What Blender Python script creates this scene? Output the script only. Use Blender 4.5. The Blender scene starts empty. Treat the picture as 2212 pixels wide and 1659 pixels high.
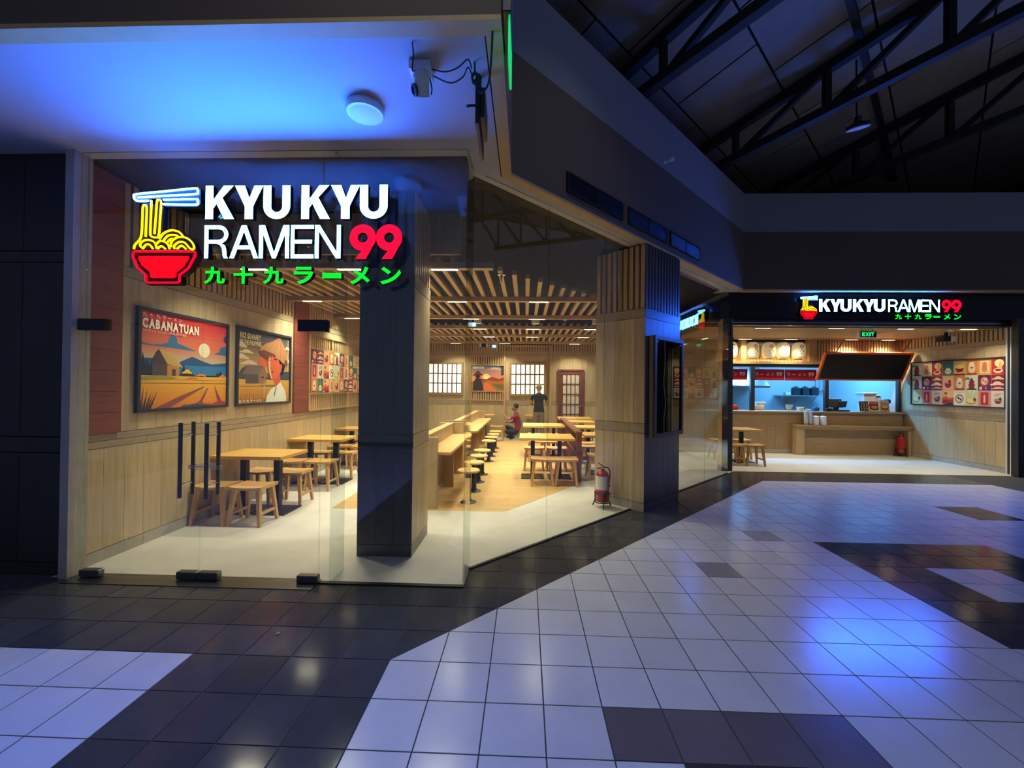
import bpy, bmesh, math, random
from mathutils import Vector, Matrix
random.seed(7)
scene = bpy.context.scene
COL = scene.collection
PI = math.pi

# ------------------------------------------------------------------ camera
FPX, CAM_H = 881.7, 1.633
YAW, PITCH, ROLL = math.radians(-1.911), math.radians(0.422), math.radians(0.620)
def cam_axes():
    f0 = Vector((math.sin(YAW), math.cos(YAW), 0)); r0 = Vector((math.cos(YAW), -math.sin(YAW), 0)); u0 = Vector((0, 0, 1))
    f = f0*math.cos(PITCH) + u0*math.sin(PITCH); u = u0*math.cos(PITCH) - f0*math.sin(PITCH)
    r = r0*math.cos(ROLL) + u*math.sin(ROLL); u2 = u*math.cos(ROLL) - r0*math.sin(ROLL)
    return r, u2, f
CR, CU, CF = cam_axes()
cd = bpy.data.cameras.new('camera'); cam = bpy.data.objects.new('camera', cd); COL.objects.link(cam)
cd.sensor_fit = 'HORIZONTAL'; cd.sensor_width = 36.0; cd.lens = FPX/2212*36; cd.clip_start = 0.05; cd.clip_end = 200
M = Matrix(((CR.x, CU.x, -CF.x, 0), (CR.y, CU.y, -CF.y, 0), (CR.z, CU.z, -CF.z, CAM_H), (0, 0, 0, 1)))
cam.matrix_world = M
scene.camera = cam

# ------------------------------------------------------------------ world, exposure
w = bpy.data.worlds.new('world'); scene.world = w; w.use_nodes = True
bg = w.node_tree.nodes['Background']; bg.inputs[0].default_value = (0.42, 0.50, 0.85, 1); bg.inputs[1].default_value = 0.17
vs = scene.view_settings
vs.view_transform = 'Standard'; vs.look = 'None'; vs.exposure = 0.0; vs.gamma = 1.0; vs.use_curve_mapping = False
scene.cycles.use_denoising = True
scene.cycles.max_bounces = 5; scene.cycles.diffuse_bounces = 3; scene.cycles.glossy_bounces = 3
scene.cycles.use_adaptive_sampling = True; scene.cycles.adaptive_threshold = 0.06; scene.cycles.light_sampling_threshold = 0.02; scene.cycles.use_light_tree = False
scene.cycles.transparent_max_bounces = 16; scene.cycles.sample_clamp_indirect = 40.0
scene.cycles.caustics_reflective = False; scene.cycles.caustics_refractive = False

# light levels of the lamps and illuminated signs
DOWNLIGHT_W = 20.5; WALKWAY_FILL_W = 13.0
SIGN_WHITE = (2.2, 18.5, 122.0); SIGN_RED = (3.6, 0.0, 0.04); SIGN_GREEN = (0.0, 2.2, 0.03); SIGN_YELLOW = (2.6, 1.7, 0.0); SIGN2_GAIN = 2.1
KITCHEN_W = 100.0

# ------------------------------------------------------------------ helpers
def link(o): COL.objects.link(o); return o
def setp(o, label=None, cat=None, group=None, kind=None):
    if label: o['label'] = label
    if cat: o['category'] = cat
    if group: o['group'] = group
    if kind: o['kind'] = kind
    return o
def mesh_of(bm, mats, smooth=False):
    me = bpy.data.meshes.new('mesh')
    bmesh.ops.recalc_face_normals(bm, faces=bm.faces[:])
    bm.to_mesh(me); bm.free()
    for m in (mats if isinstance(mats, (list, tuple)) else [mats]): me.materials.append(m)
    if smooth:
        for p in me.polygons: p.use_smooth = True
        if smooth != 'all':
            try: me.set_sharp_from_angle(angle=math.radians(40))
            except Exception: pass
    return me
def obj(name, data, mats=None, parent=None, loc=(0, 0, 0), rot=(0, 0, 0), scale=None, smooth=False):
    me = mesh_of(data, mats, smooth) if isinstance(data, bmesh.types.BMesh) else data
    o = bpy.data.objects.new(name, me); link(o)
    o.location = loc; o.rotation_euler = rot
    if scale: o.scale = scale
    if parent: o.parent = parent
    return o
def thing(name, label, cat, loc=(0, 0, 0), rotz=0, group=None):
    o = bpy.data.objects.new(name, None); link(o); o.empty_display_size = 0.1
    o.location = loc; o.rotation_euler = (0, 0, rotz)
    return setp(o, label, cat, group)
def structure(name, data, mats, label=None, **k):
    o = obj(name, data, mats, **k); o['kind'] = 'structure'
    if label: o['label'] = label
    return o
def copy_tree(o, parent=None):
    c = o.copy(); link(c)
    if parent: c.parent = parent
    for ch in list(o.children): copy_tree(ch, c)
    return c
def B(): return bmesh.new()
def box(bm, x0, x1, y0, y1, z0, z1, mi=0):
    vs_ = [bm.verts.new(p) for p in ((x0,y0,z0),(x1,y0,z0),(x1,y1,z0),(x0,y1,z0),(x0,y0,z1),(x1,y0,z1),(x1,y1,z1),(x0,y1,z1))]
    for f in ((0,3,2,1),(4,5,6,7),(0,1,5,4),(1,2,6,5),(2,3,7,6),(3,0,4,7)):
        bm.faces.new([vs_[i] for i in f]).material_index = mi
    return vs_
def bbox(x0, x1, y0, y1, z0, z1, bev=0.0, seg=1):
    bm = B(); box(bm, x0, x1, y0, y1, z0, z1)
    if bev: bmesh.ops.bevel(bm, geom=bm.edges[:], offset=bev, segments=seg, affect='EDGES', profile=0.5)
    return bm
def prism(bm, poly, z0, z1, mi=0):
    a = [bm.verts.new((p[0], p[1], z0)) for p in poly]; b = [bm.verts.new((p[0], p[1], z1)) for p in poly]
    n = len(poly)
    bm.faces.new(a[::-1]).material_index = mi; bm.faces.new(b).material_index = mi
    for i in range(n):
        bm.faces.new((a[i], a[(i+1) % n], b[(i+1) % n], b[i])).material_index = mi
def bar(bm, p, q, w=0.04, h=None, up=(0, 0, 1)):
    """square bar between two points"""
    p, q = Vector(p), Vector(q); d = (q-p).normalized(); u = Vector(up)
    s = d.cross(u)
    if s.length < 1e-4: s = d.cross(Vector((1, 0, 0)))
    s.normalize(); t = s.cross(d).normalized(); h = h or w
    c = [(-w/2, -h/2), (w/2, -h/2), (w/2, h/2), (-w/2, h/2)]
    A = [bm.verts.new(p+s*a+t*b) for a, b in c]; Q = [bm.verts.new(q+s*a+t*b) for a, b in c]
    bm.faces.new(A[::-1]); bm.faces.new(Q)
    for i in range(4): bm.faces.new((A[i], A[(i+1) % 4], Q[(i+1) % 4], Q[i]))
def taper(bm, p, q, w0, w1):
    p, q = Vector(p), Vector(q); d = (q-p).normalized()
    s = d.cross(Vector((0, 1, 0))); s = s.normalized() if s.length > 1e-4 else Vector((1, 0, 0)); t = s.cross(d).normalized()
    def ring(c, w): return [bm.verts.new(c+s*a*w/2+t*b*w/2) for a, b in ((-1,-1),(1,-1),(1,1),(-1,1))]
    A, Q = ring(p, w0), ring(q, w1)
    bm.faces.new(A[::-1]); bm.faces.new(Q)
    for i in range(4): bm.faces.new((A[i], A[(i+1) % 4], Q[(i+1) % 4], Q[i]))
def tube(bm, pts, r, n=8, closed=False, mi=0):
    pts = [Vector(p) for p in pts]; N = len(pts); rings = []
    prev = None
    for i, p in enumerate(pts):
        a = pts[(i-1) % N] if (closed or i > 0) else p
        b = pts[(i+1) % N] if (closed or i < N-1) else p
        d = (b-a).normalized()
        if prev is None:
            s = d.cross(Vector((0, 0, 1)))
            if s.length < 1e-3: s = d.cross(Vector((0, 1, 0)))
        else:
            s = prev - d*prev.dot(d)
            if s.length < 1e-4: s = d.cross(Vector((0, 0, 1)))
        s.normalize(); prev = s; t = d.cross(s)
        rr = r[i] if isinstance(r, (list, tuple)) else r
        rings.append([bm.verts.new(p + s*math.cos(2*PI*k/n)*rr + t*math.sin(2*PI*k/n)*rr) for k in range(n)])
    rng = range(N) if closed else range(N-1)
    for i in rng:
        A, C = rings[i], rings[(i+1) % N]
        for k in range(n): bm.faces.new((A[k], A[(k+1) % n], C[(k+1) % n], C[k])).material_index = mi
    if not closed:
        bm.faces.new(rings[0][::-1]).material_index = mi; bm.faces.new(rings[-1]).material_index = mi
def lathe(bm, prof, n=20, mi=0, cx=0, cy=0, cz=0):
    rings = []
    for r, z in prof:
        if r < 1e-5: rings.append([bm.verts.new((cx, cy, cz+z))])
        else: rings.append([bm.verts.new((cx+r*math.cos(2*PI*k/n), cy+r*math.sin(2*PI*k/n), cz+z)) for k in range(n)])
    for A, C in zip(rings, rings[1:]):
        for k in range(n):
            q = [A[k % len(A)], A[(k+1) % len(A)], C[(k+1) % len(C)], C[k % len(C)]]
            u = []
            for v in q:
                if v not in u: u.append(v)
            if len(u) > 2: bm.faces.new(u).material_index = mi
    for R in (rings[0], rings[-1]):
        if len(R) > 2:
            try: bm.faces.new(R).material_index = mi
            except ValueError: pass

# ------------------------------------------------------------------ materials
MATS = {}
def mat(name, col, rough=0.5, metal=0.0, spec=0.5, emit=None, estr=1.0, trans=0.0, noise=None, bump=None, coat=0.0, rand=0.0):
    """noise=(scale xyz, amount, coords) multiplies the colour; bump=(scale, strength); rand = per-object brightness spread"""
    m = bpy.data.materials.new(name); m.use_nodes = True; nt = m.node_tree; N = nt.nodes; L = nt.links
    p = N['Principled BSDF']
    p.inputs['Base Color'].default_value = (*col, 1); p.inputs['Roughness'].default_value = rough
    p.inputs['Metallic'].default_value = metal; p.inputs['Specular IOR Level'].default_value = spec
    p.inputs['Coat Weight'].default_value = coat
    if trans: p.inputs['Transmission Weight'].default_value = trans
    if emit:
        mx = max(emit); p.inputs['Emission Color'].default_value = (*[e/mx for e in emit], 1); p.inputs['Emission Strength'].default_value = mx*estr
    if noise:
        sc, amt, co = noise
        if co == 'World': src = N.new('ShaderNodeNewGeometry').outputs['Position']
        else: src = N.new('ShaderNodeTexCoord').outputs['Object']
        mp = N.new('ShaderNodeMapping'); mp.inputs['Scale'].default_value = sc; L.new(src, mp.inputs['Vector'])
        nz = N.new('ShaderNodeTexNoise'); nz.inputs['Scale'].default_value = 1.0; nz.inputs['Detail'].default_value = 5; nz.inputs['Roughness'].default_value = 0.65
        vec = mp.outputs[0]
        if rand:
            oi = N.new('ShaderNodeObjectInfo'); ad = N.new('ShaderNodeVectorMath'); ad.operation = 'ADD'
            mu = N.new('ShaderNodeMath'); mu.operation = 'MULTIPLY'; mu.inputs[1].default_value = 50
            L.new(oi.outputs['Random'], mu.inputs[0]); L.new(mp.outputs[0], ad.inputs[0]); L.new(mu.outputs[0], ad.inputs[1]); vec = ad.outputs[0]
        L.new(vec, nz.inputs['Vector'])
        mr = N.new('ShaderNodeMapRange'); mr.inputs['From Min'].default_value = 0.3; mr.inputs['From Max'].default_value = 0.7
        mr.inputs['To Min'].default_value = 1-amt; mr.inputs['To Max'].default_value = 1+amt
        L.new(nz.outputs['Fac'], mr.inputs['Value'])
        val = mr.outputs[0]
        if rand:
            r2 = N.new('ShaderNodeMapRange'); r2.inputs['To Min'].default_value = 1-rand; r2.inputs['To Max'].default_value = 1+rand
            L.new(oi.outputs['Random'], r2.inputs['Value'])
            mm = N.new('ShaderNodeMath'); mm.operation = 'MULTIPLY'; L.new(val, mm.inputs[0]); L.new(r2.outputs[0], mm.inputs[1]); val = mm.outputs[0]
        hs = N.new('ShaderNodeHueSaturation'); hs.inputs['Color'].default_value = (*col, 1); L.new(val, hs.inputs['Value'])
        L.new(hs.outputs[0], p.inputs['Base Color'])
    if bump:
        tc = N.new('ShaderNodeNewGeometry'); n2 = N.new('ShaderNodeTexNoise'); n2.inputs['Scale'].default_value = bump[0]; n2.inputs['Detail'].default_value = 4
        L.new(tc.outputs['Position'], n2.inputs['Vector'])
        bp = N.new('ShaderNodeBump'); bp.inputs['Strength'].default_value = bump[1]; bp.inputs['Distance'].default_value = 0.01
        L.new(n2.outputs['Fac'], bp.inputs['Height']); L.new(bp.outputs[0], p.inputs['Normal'])
    MATS[name] = m
    return m
def glass_mat(name, tint=(0.97, 1.0, 0.98), ior=1.5, rough=0.0):
    m = bpy.data.materials.new(name); m.use_nodes = True; nt = m.node_tree; N = nt.nodes; L = nt.links
    for n in list(N):
        if n.type != 'OUTPUT_MATERIAL': N.remove(n)
    out = [n for n in N if n.type == 'OUTPUT_MATERIAL'][0]
    t = N.new('ShaderNodeBsdfTransparent'); t.inputs[0].default_value = (*tint, 1)
    g = N.new('ShaderNodeBsdfGlossy'); g.inputs['Roughness'].default_value = rough
    lw = N.new('ShaderNodeLayerWeight'); lw.inputs['Blend'].default_value = 0.5      # facing = 1 - cos, the same on both sides of the sheet
    pw_ = N.new('ShaderNodeMath'); pw_.operation = 'POWER'; pw_.inputs[1].default_value = 5.0; L.new(lw.outputs['Facing'], pw_.inputs[0])
    r0 = ((ior-1)/(ior+1))**2
    fr = N.new('ShaderNodeMath'); fr.operation = 'MULTIPLY_ADD'; fr.inputs[1].default_value = 1-r0; fr.inputs[2].default_value = r0; L.new(pw_.outputs[0], fr.inputs[0])
    mx = N.new('ShaderNodeMixShader'); L.new(fr.outputs[0], mx.inputs[0]); L.new(t.outputs[0], mx.inputs[1]); L.new(g.outputs[0], mx.inputs[2])
    L.new(mx.outputs[0], out.inputs[0]); MATS[name] = m
    return m
W3 = lambda a, b, c: (a, b, c)
# floors
mat('tile_white', (0.62, 0.63, 0.64), 0.21, noise=((3, 3, 3), 0.06, 'World'), rand=0.05, spec=0.38)
mat('tile_dark', (0.058, 0.060, 0.064), 0.13, noise=((3, 3, 3), 0.18, 'World'), rand=0.14, spec=0.26)
mat('tile_brown', (0.16, 0.135, 0.14), 0.2, noise=((3, 3, 3), 0.1, 'World'), rand=0.08)
mat('tile_grey', (0.30, 0.295, 0.31), 0.2, noise=((3, 3, 3), 0.1, 'World'), rand=0.05)
mat('grout', (0.06, 0.06, 0.065), 0.85)
mat('grout_light', (0.10, 0.10, 0.10), 0.85)
mat('concrete_tile', (0.60, 0.575, 0.52), 0.42, noise=((2.2, 2.2, 2.2), 0.10, 'World'), bump=(30, 0.05))
mat('wood_floor', (0.56, 0.36, 0.14), 0.40, noise=((1.2, 9, 4), 0.16, 'World'))
# wall finishes
mat('wood_tile', (0.53, 0.415, 0.25), 0.36, noise=((26, 26, 1.6), 0.16, 'World'), rand=0.09)
mat('wood_tile_band', (0.38, 0.30, 0.20), 0.33, noise=((3, 3, 40), 0.12, 'World'), rand=0.06)
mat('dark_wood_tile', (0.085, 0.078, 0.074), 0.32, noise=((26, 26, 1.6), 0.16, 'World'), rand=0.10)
mat('skirting_tile', (0.42, 0.39, 0.33), 0.5, noise=((5, 5, 5), 0.12, 'World'), rand=0.05)
mat('slat_wood', (0.50, 0.345, 0.175), 0.42, noise=((30, 30, 2), 0.12, 'World'), rand=0.08)
mat('slat_backing', (0.14, 0.11, 0.075), 0.7)
mat('red_wood', (0.25, 0.062, 0.035), 0.45, noise=((2, 2, 30), 0.18, 'World'), rand=0.1)
mat('niche_wood', (0.55, 0.34, 0.145), 0.5, noise=((20, 20, 2), 0.12, 'World'))
mat('dark_tile_wall', (0.030, 0.028, 0.027), 0.45, noise=((12, 12, 1.5), 0.2, 'World'), rand=0.15)
mat('fascia_brown', (0.125, 0.095, 0.07), 0.85)
mat('fascia_grey', (0.25, 0.255, 0.285), 0.85)
mat('soffit_white', (0.44, 0.44, 0.44), 0.8, noise=((1.5, 1.5, 1.5), 0.03, 'World'))
mat('lip_tan', (0.55, 0.38, 0.16), 0.7, noise=((9, 9, 9), 0.06, 'World'))
mat('plaster_grey', (0.018, 0.018, 0.019), 0.9)
mat('void_black', (0.006, 0.006, 0.007), 0.95)
mat('roof_foil', (0.24, 0.205, 0.15), 0.6, noise=((2.5, 2.5, 2.5), 0.12, 'World'))
mat('truss_black', (0.008, 0.008, 0.009), 0.7)
mat('board_black', (0.010, 0.011, 0.014), 0.25, spec=0.25)
mat('kitchen_wall', (0.55, 0.58, 0.60), 0.5)
mat('counter_wood', (0.36, 0.23, 0.11), 0.45, noise=((3, 16, 30), 0.14, 'World'))
# furniture
mat('table_wood', (0.62, 0.36, 0.085), 0.40, noise=((2.0, 24, 24), 0.10, 'Object'), rand=0.05)
mat('table_pale', (0.70, 0.46, 0.17), 0.40, noise=((2.0, 24, 24), 0.10, 'Object'), rand=0.05)
mat('stool_wood', (0.54, 0.31, 0.105), 0.45, noise=((3, 22, 14), 0.14, 'Object'), rand=0.07)
mat('bar_wood', (0.60, 0.38, 0.15), 0.42, noise=((18, 2, 18), 0.10, 'World'))
mat('bar_panel', (0.46, 0.32, 0.16), 0.5, noise=((16, 16, 2), 0.12, 'World'))
mat('mahogany', (0.17, 0.055, 0.032), 0.4, noise=((16, 4, 16), 0.2, 'World'))
mat('metal_black', (0.012, 0.013, 0.015), 0.38, metal=0.2)
mat('steel', (0.55, 0.56, 0.58), 0.25, metal=1.0)
mat('steel_dark', (0.18, 0.19, 0.21), 0.3, metal=1.0)
mat('plastic_white', (0.72, 0.72, 0.72), 0.4)
mat('plastic_black', (0.012, 0.012, 0.013), 0.4)
mat('frame_dark', (0.028, 0.032, 0.045), 0.4)
mat('rubber', (0.01, 0.01, 0.01), 0.6)
mat('red_enamel', (0.42, 0.012, 0.012), 0.25, coat=0.4)
mat('paper_white', (0.72, 0.70, 0.66), 0.7)
mat('brass', (0.7, 0.5, 0.2), 0.35, metal=1.0)
mat('menu_frame', (0.72, 0.12, 0.025), 0.4)
mat('lantern_paper', (0.80, 0.74, 0.55), 0.8, emit=(1.0, 0.80, 0.42), estr=0.22)
mat('banner_red', (0.55, 0.006, 0.022), 0.7)
mat('ink_black', (0.01, 0.01, 0.01), 0.7)
mat('ink_white', (0.8, 0.8, 0.78), 0.7)
mat('ink_red', (0.62, 0.03, 0.015), 0.7)
mat('shoji_lit', (0.8, 0.8, 0.7), 0.7, emit=(1.0, 1.0, 0.86), estr=1.05)
mat('door_pane', (0.62, 0.60, 0.55), 0.6)
mat('lamp_glow', (1, 1, 1), 0.5, emit=(1.0, 0.80, 0.45), estr=9.0)
mat('sconce_glow', (1, 1, 1), 0.5, emit=(0.25, 0.65, 1.0), estr=2.0)
mat('kitchen_glow', (1, 1, 1), 0.5, emit=(0.45, 0.8, 1.0), estr=6.0)
mat('sign_white2', (0, 0, 0), 0.5, emit=(SIGN_WHITE[0], SIGN_WHITE[1]*.85, SIGN_WHITE[2]), estr=SIGN2_GAIN)
mat('sign_white', (0.0, 0.0, 0.0), 0.5, emit=SIGN_WHITE)
mat('sign_red', (0, 0, 0), 0.5, emit=SIGN_RED)
mat('sign_red_face', (0, 0, 0), 0.5, emit=SIGN_RED, estr=0.28)
mat('sign_green', (0, 0, 0), 0.5, emit=SIGN_GREEN)
mat('sign_yellow', (0, 0, 0), 0.5, emit=SIGN_YELLOW)
mat('exit_edge', (0, 0, 0), 0.5, emit=(0.003, 0.62, 0.16))
mat('exit_green', (0.02, 0.5, 0.1), 0.5, emit=(0.01, 1.6, 0.35))
mat('sign_return', (0.004, 0.006, 0.011), 0.6, spec=0.2)
glass_mat('glass', ior=1.72); glass_mat('glass_edge', (0.80, 0.92, 0.87)); glass_mat('acrylic', (0.93, 0.94, 0.97), 1.45); glass_mat('clear_cup', (0.93, 0.96, 1.0), 1.5)
glass_mat('dark_glass', (0.10, 0.10, 0.11), 1.9)
# people
mat('skin', (0.36, 0.19, 0.12), 0.55); mat('hair', (0.012, 0.010, 0.010), 0.6); mat('shirt_maroon', (0.22, 0.018, 0.040), 0.8)
mat('shirt_black', (0.012, 0.013, 0.016), 0.8); mat('trousers_dark', (0.014, 0.014, 0.018), 0.8); mat('trousers_khaki', (0.16, 0.125, 0.09), 0.8)
mat('cup_plastic', (0.60, 0.63, 0.68), 0.2)
mat('cap_camo', (0.27, 0.25, 0.14), 0.8, noise=((40, 40, 40), 0.5, 'Object'))
# print: colours of flat prints come from the mesh's colour attribute
pm = bpy.data.materials.new('print'); pm.use_nodes = True
_a = pm.node_tree.nodes.new('ShaderNodeVertexColor'); _a.layer_name = 'Col'
pm.node_tree.links.new(_a.outputs[0], pm.node_tree.nodes['Principled BSDF'].inputs['Base Color']); pm.node_tree.nodes['Principled BSDF'].inputs['Roughness'].default_value = 0.45
MATS['print'] = pm
m_ = MATS

UNIT = {}
def unit_box(matname):
    if matname not in UNIT:
        UNIT[matname] = mesh_of(bbox(-.5, .5, -.5, .5, -.5, .5), m_[matname])
    return UNIT[matname]
def block(name, matname, c, size, parent=None, rotz=0.0, rot=None):
    """a box piece that shares one mesh between all pieces of its material"""
    return obj(name, unit_box(matname), parent=parent, loc=c, rot=rot or (0, 0, rotz), scale=size)
def stuff_boxes(name, matname, rows, parent):
    bm = B()
    for (x0, x1, y0, y1, z0, z1) in rows: box(bm, x0, x1, y0, y1, z0, z1)
    o = obj(name, bm, m_[matname], parent); o['kind'] = 'stuff'; return o

# glyphs -------------------------------------------------------------------
GL = {}
def glyph(ch, bold=0.0):
    """outline of a character as a flat mesh: verts (x, y) in its own box and faces"""
    k = (ch, bold)
    if k in GL: return GL[k]
    cu = bpy.data.curves.new('t', 'FONT'); cu.body = ch; cu.size = 1.0; cu.offset = bold; cu.resolution_u = 3; cu.fill_mode = 'FRONT'
    o = bpy.data.objects.new('t', cu); link(o)
    dg = bpy.context.evaluated_depsgraph_get(); e = o.evaluated_get(dg); me = e.to_mesh()
    V = [(v.co.x, v.co.y) for v in me.vertices]; F = [tuple(p.vertices) for p in me.polygons]
    e.to_mesh_clear(); bpy.data.objects.remove(o); bpy.data.curves.remove(cu)
    xs = [v[0] for v in V] or [0, 1]; ys = [v[1] for v in V] or [0, 1]
    GL[k] = (V, F, min(xs), max(xs), min(ys), max(ys))
    return GL[k]
def glyph_mesh(ch, w, h, depth, mats, bold=0.0):
    """solid character, w wide and h high, in the xz plane, front face at y=0 facing -y, body behind; mats = face, sides"""
    V, F, x0, x1, y0, y1 = glyph(ch, bold)
    sx, sy = w/max(x1-x0, 1e-6), h/max(y1-y0, 1e-6)
    bm = B(); fr = [bm.verts.new(((x-x0)*sx, 0, (y-y0)*sy)) for x, y in V]
    edges = {}
    for f in F:
        try: bm.faces.new([fr[i] for i in f])
        except ValueError: pass
    bm.normal_update()
    bmesh.ops.dissolve_degenerate(bm, edges=bm.edges[:], dist=1e-7)
    bmesh.ops.remove_doubles(bm, verts=bm.verts[:], dist=1e-6)
    if depth:
        front = bm.faces[:]
        for f in front:
            f.normal_update()
        bound = [e for e in bm.edges if len(e.link_faces) == 1]
        r = bmesh.ops.extrude_edge_only(bm, edges=bound)
        vs_ = [v for v in r['geom'] if isinstance(v, bmesh.types.BMVert)]
        bmesh.ops.translate(bm, verts=vs_, vec=(0, depth, 0))
        fs = set(front)
        for f in front:                                # closed back
            try:
                q = [bm.verts.new(v.co+Vector((0, depth, 0))) for v in f.verts]; bm.faces.new(q)
            except ValueError: pass
        for f in bm.faces:
            if f not in fs: f.material_index = 1
    me = bpy.data.meshes.new('glyph')
    for f in bm.faces:
        f.normal_update()
        if f.material_index == 0 and f.normal.y > 0: f.normal_flip()
    bm.to_mesh(me); bm.free()
    for m in mats: me.materials.append(m)
    return me
def text_flat(P, txt, x, z, h, w=None, col=(1, 1, 1), bold=0.0, gap=0.12):
    """lay a line of text into a print: P is a Print; w = total width"""
    items = []; cur = 0.0
    ref = glyph('H', bold); rh = ref[5]-ref[4]
    for ch in txt:
        if ch == ' ': cur += 0.32; continue
        V, F, x0, x1, y0, y1 = glyph(ch, bold); items.append((V, F, x0, y0, cur)); cur += (x1-x0) + gap
    k = h/rh; kx = (w/(cur-gap)) if w else k
    for V, F, x0, y0, c in items:
        P.faces([(x + (c+vx-x0)*kx, z + vy*k) for vx, vy in V], F, col)

class Print:
    """flat coloured print in the xz plane (facing -y), painted from shapes in 0..1 coordinates laid one over another"""
    def __init__(s, W, H): s.W, s.H, s.n = W, H, 0; s.V, s.F, s.C = [], [], []
    def faces(s, pts, F, col):
        b = len(s.V); y = -0.00022*s.n; s.n += 1
        s.V += [(min(max(p[0], 0), 1)*s.W, y, min(max(p[1], 0), 1)*s.H) for p in pts]
        for f in F: s.F.append(tuple(b+i for i in f)); s.C.append(col)
    def poly(s, pts, col): s.faces(pts, [tuple(range(len(pts)))], col)
    def rect(s, x0, z0, x1, z1, col): s.poly([(x0, z0), (x1, z0), (x1, z1), (x0, z1)], col)
    def grad(s, x0, z0, x1, z1, c0, c1, n=8):
        for i in range(n):
            t = (i+.5)/n; a = z0+(z1-z0)*i/n; b = z0+(z1-z0)*(i+1)/n
            s.rect(x0, a, x1, b, tuple(c0[k]*(1-t)+c1[k]*t for k in range(3))); s.n -= 1
        s.n += 1
    def ell(s, cx, cz, rx, rz, col, n=20, a0=0, a1=2*PI):
        s.poly([(cx+rx*math.cos(a0+(a1-a0)*i/n), cz+rz*math.sin(a0+(a1-a0)*i/n)) for i in range(n if a1-a0 > 6.2 else n+1)], col)
    def cloud(s, cx, cz, w, h, col):
        for dx, dz, r in ((-.3, 0, .5), (0, .25, .8), (.3, .05, .55), (.55, -.1, .35), (-.6, -.1, .35)):
            s.ell(cx+dx*w, cz+dz*h, r*w*.5, r*h*.6, col, 12); s.n -= .7
        s.n += 1
    def build(s, name, parent, loc=(0, 0, 0), rotz=0.0):
        me = bpy.data.meshes.new('print'); me.from_pydata(s.V, [], s.F); me.materials.append(m_['print'])
        at = me.color_attributes.new('Col', 'FLOAT_COLOR', 'CORNER')
        i = 0
        for p, c in zip(me.polygons, s.C):
            for _ in p.vertices: at.data[i].color = (*c, 1); i += 1
        me.update()
        return obj(name, me, parent=parent, loc=loc, rot=(0, 0, rotz))
def srgb(r, g, b):
    f = lambda c: ((c/255+0.055)/1.055)**2.4 if c > 10 else c/255/12.92
    return (f(r), f(g), f(b))

# ================================================================== FLOORS
TS = 0.30; I0, J0 = 6.6358, 6.0595            # tile grid: world x = (i-I0)*TS, y = (j+J0)*TS
gx = lambda i: (i-I0)*TS
gy = lambda j: (j+J0)*TS
def clip(poly, a, b, c):
    """keep the part of the polygon where a*x+b*y <= c"""
    out = []
    for k in range(len(poly)):
        p, q = poly[k], poly[(k+1) % len(poly)]
        dp, dq = a*p[0]+b*p[1]-c, a*q[0]+b*q[1]-c
        if dp <= 1e-9: out.append(p)
        if (dp < -1e-9 and dq > 1e-9) or (dp > 1e-9 and dq < -1e-9):
            t = dp/(dp-dq); out.append((p[0]+(q[0]-p[0])*t, p[1]+(q[1]-p[1])*t))
    return out
def area(p): return abs(sum(p[k][0]*p[(k+1) % len(p)][1]-p[(k+1) % len(p)][0]*p[k][1] for k in range(len(p))))/2 if len(p) > 2 else 0
def tone(i, j):
    if 17 <= i < 23 and 3 <= j < 9: return 'tile_white' if (19 <= i < 21 and 5 <= j < 7) else 'tile_dark'
    if 26 <= i < 28 and 12 <= j < 14: return 'tile_dark'
    if (i, j) in ((15, 9), (12, 6)): return 'tile_grey'
    if j == 0 and 8 <= i < 12: return 'tile_brown'
    if j < 0 and i >= 9: return 'tile_dark'
    return 'tile_white'
Y_DARK = 7.47                                   # front edge of the dark border before the second shopfront
DIAG_B = gy(2)-gx(4)                            # y-x of the dark/white diagonal joint
FRONT_Y, GL_DIAG, FRONT2_Y = 3.30, 4.13, 8.29   # shopfront lines
G_ = 0.0032
pieces = []
for i in range(-16, 34):
    for j in range(-20, 22):
        q = [(gx(i)+G_, gy(j)+G_), (gx(i+1)-G_, gy(j)+G_), (gx(i+1)-G_, gy(j+1)-G_), (gx(i)+G_, gy(j+1)-G_)]
        cx, cy = gx(i+.5), gy(j+.5)
        if cx < -0.52: q = clip(q, 0, 1, FRONT_Y)
        elif cx < 3.95: q = clip(q, -1, 1, GL_DIAG) if cy > 3.2 else q
        q = clip(q, 0, 1, FRONT2_Y)
        if area(q) < 1e-4: continue
        if i < 4:
            if j >= 2 or i >= 0: parts = [(q, 'tile_dark')]
            else: parts = [(q, 'tile_white')]
        else:
            lo = clip(q, -1, 1, DIAG_B-0.002); hi = clip(q, 1, -1, -DIAG_B-0.002)
            parts = [(hi, 'tile_dark')]
            l1 = clip(lo, 0, 1, Y_DARK-.002); l2 = clip(lo, 0, -1, -Y_DARK-.002)
            parts += [(l1, tone(i, j)), (l2, 'tile_dark')]
        for p, t in parts:
            if area(p) > 2e-4: pieces.append((p, t, cx, cy))
def in_view(x, y):
    d = Vector((x, y, -CAM_H)); z = d.dot(CF)
    if z < 0.5: return False
    px = 1106+FPX*d.dot(CR)/z; py = 829.5-FPX*d.dot(CU)/z
    return -60 < px < 2272 and 800 < py < 1760
near = sorted([p for p in pieces if in_view(p[2], p[3])], key=lambda p: -area(p[0])/(p[2]**2+p[3]**2+CAM_H**2)**1.5)[:300]
ids = set(id(p) for p in near)
bm = B(); prism(bm, [(-9, -5), (10.5, -5), (10.5, 8.4), (4.0, 8.4), (-0.4, 3.9), (-0.52, 3.4), (-9, 3.4)], -0.06, -0.0035)
floor = structure('floor', bm, m_['grout'], 'glossy black and pale square floor tiles of the mall walkway')
SQ = {}
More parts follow.
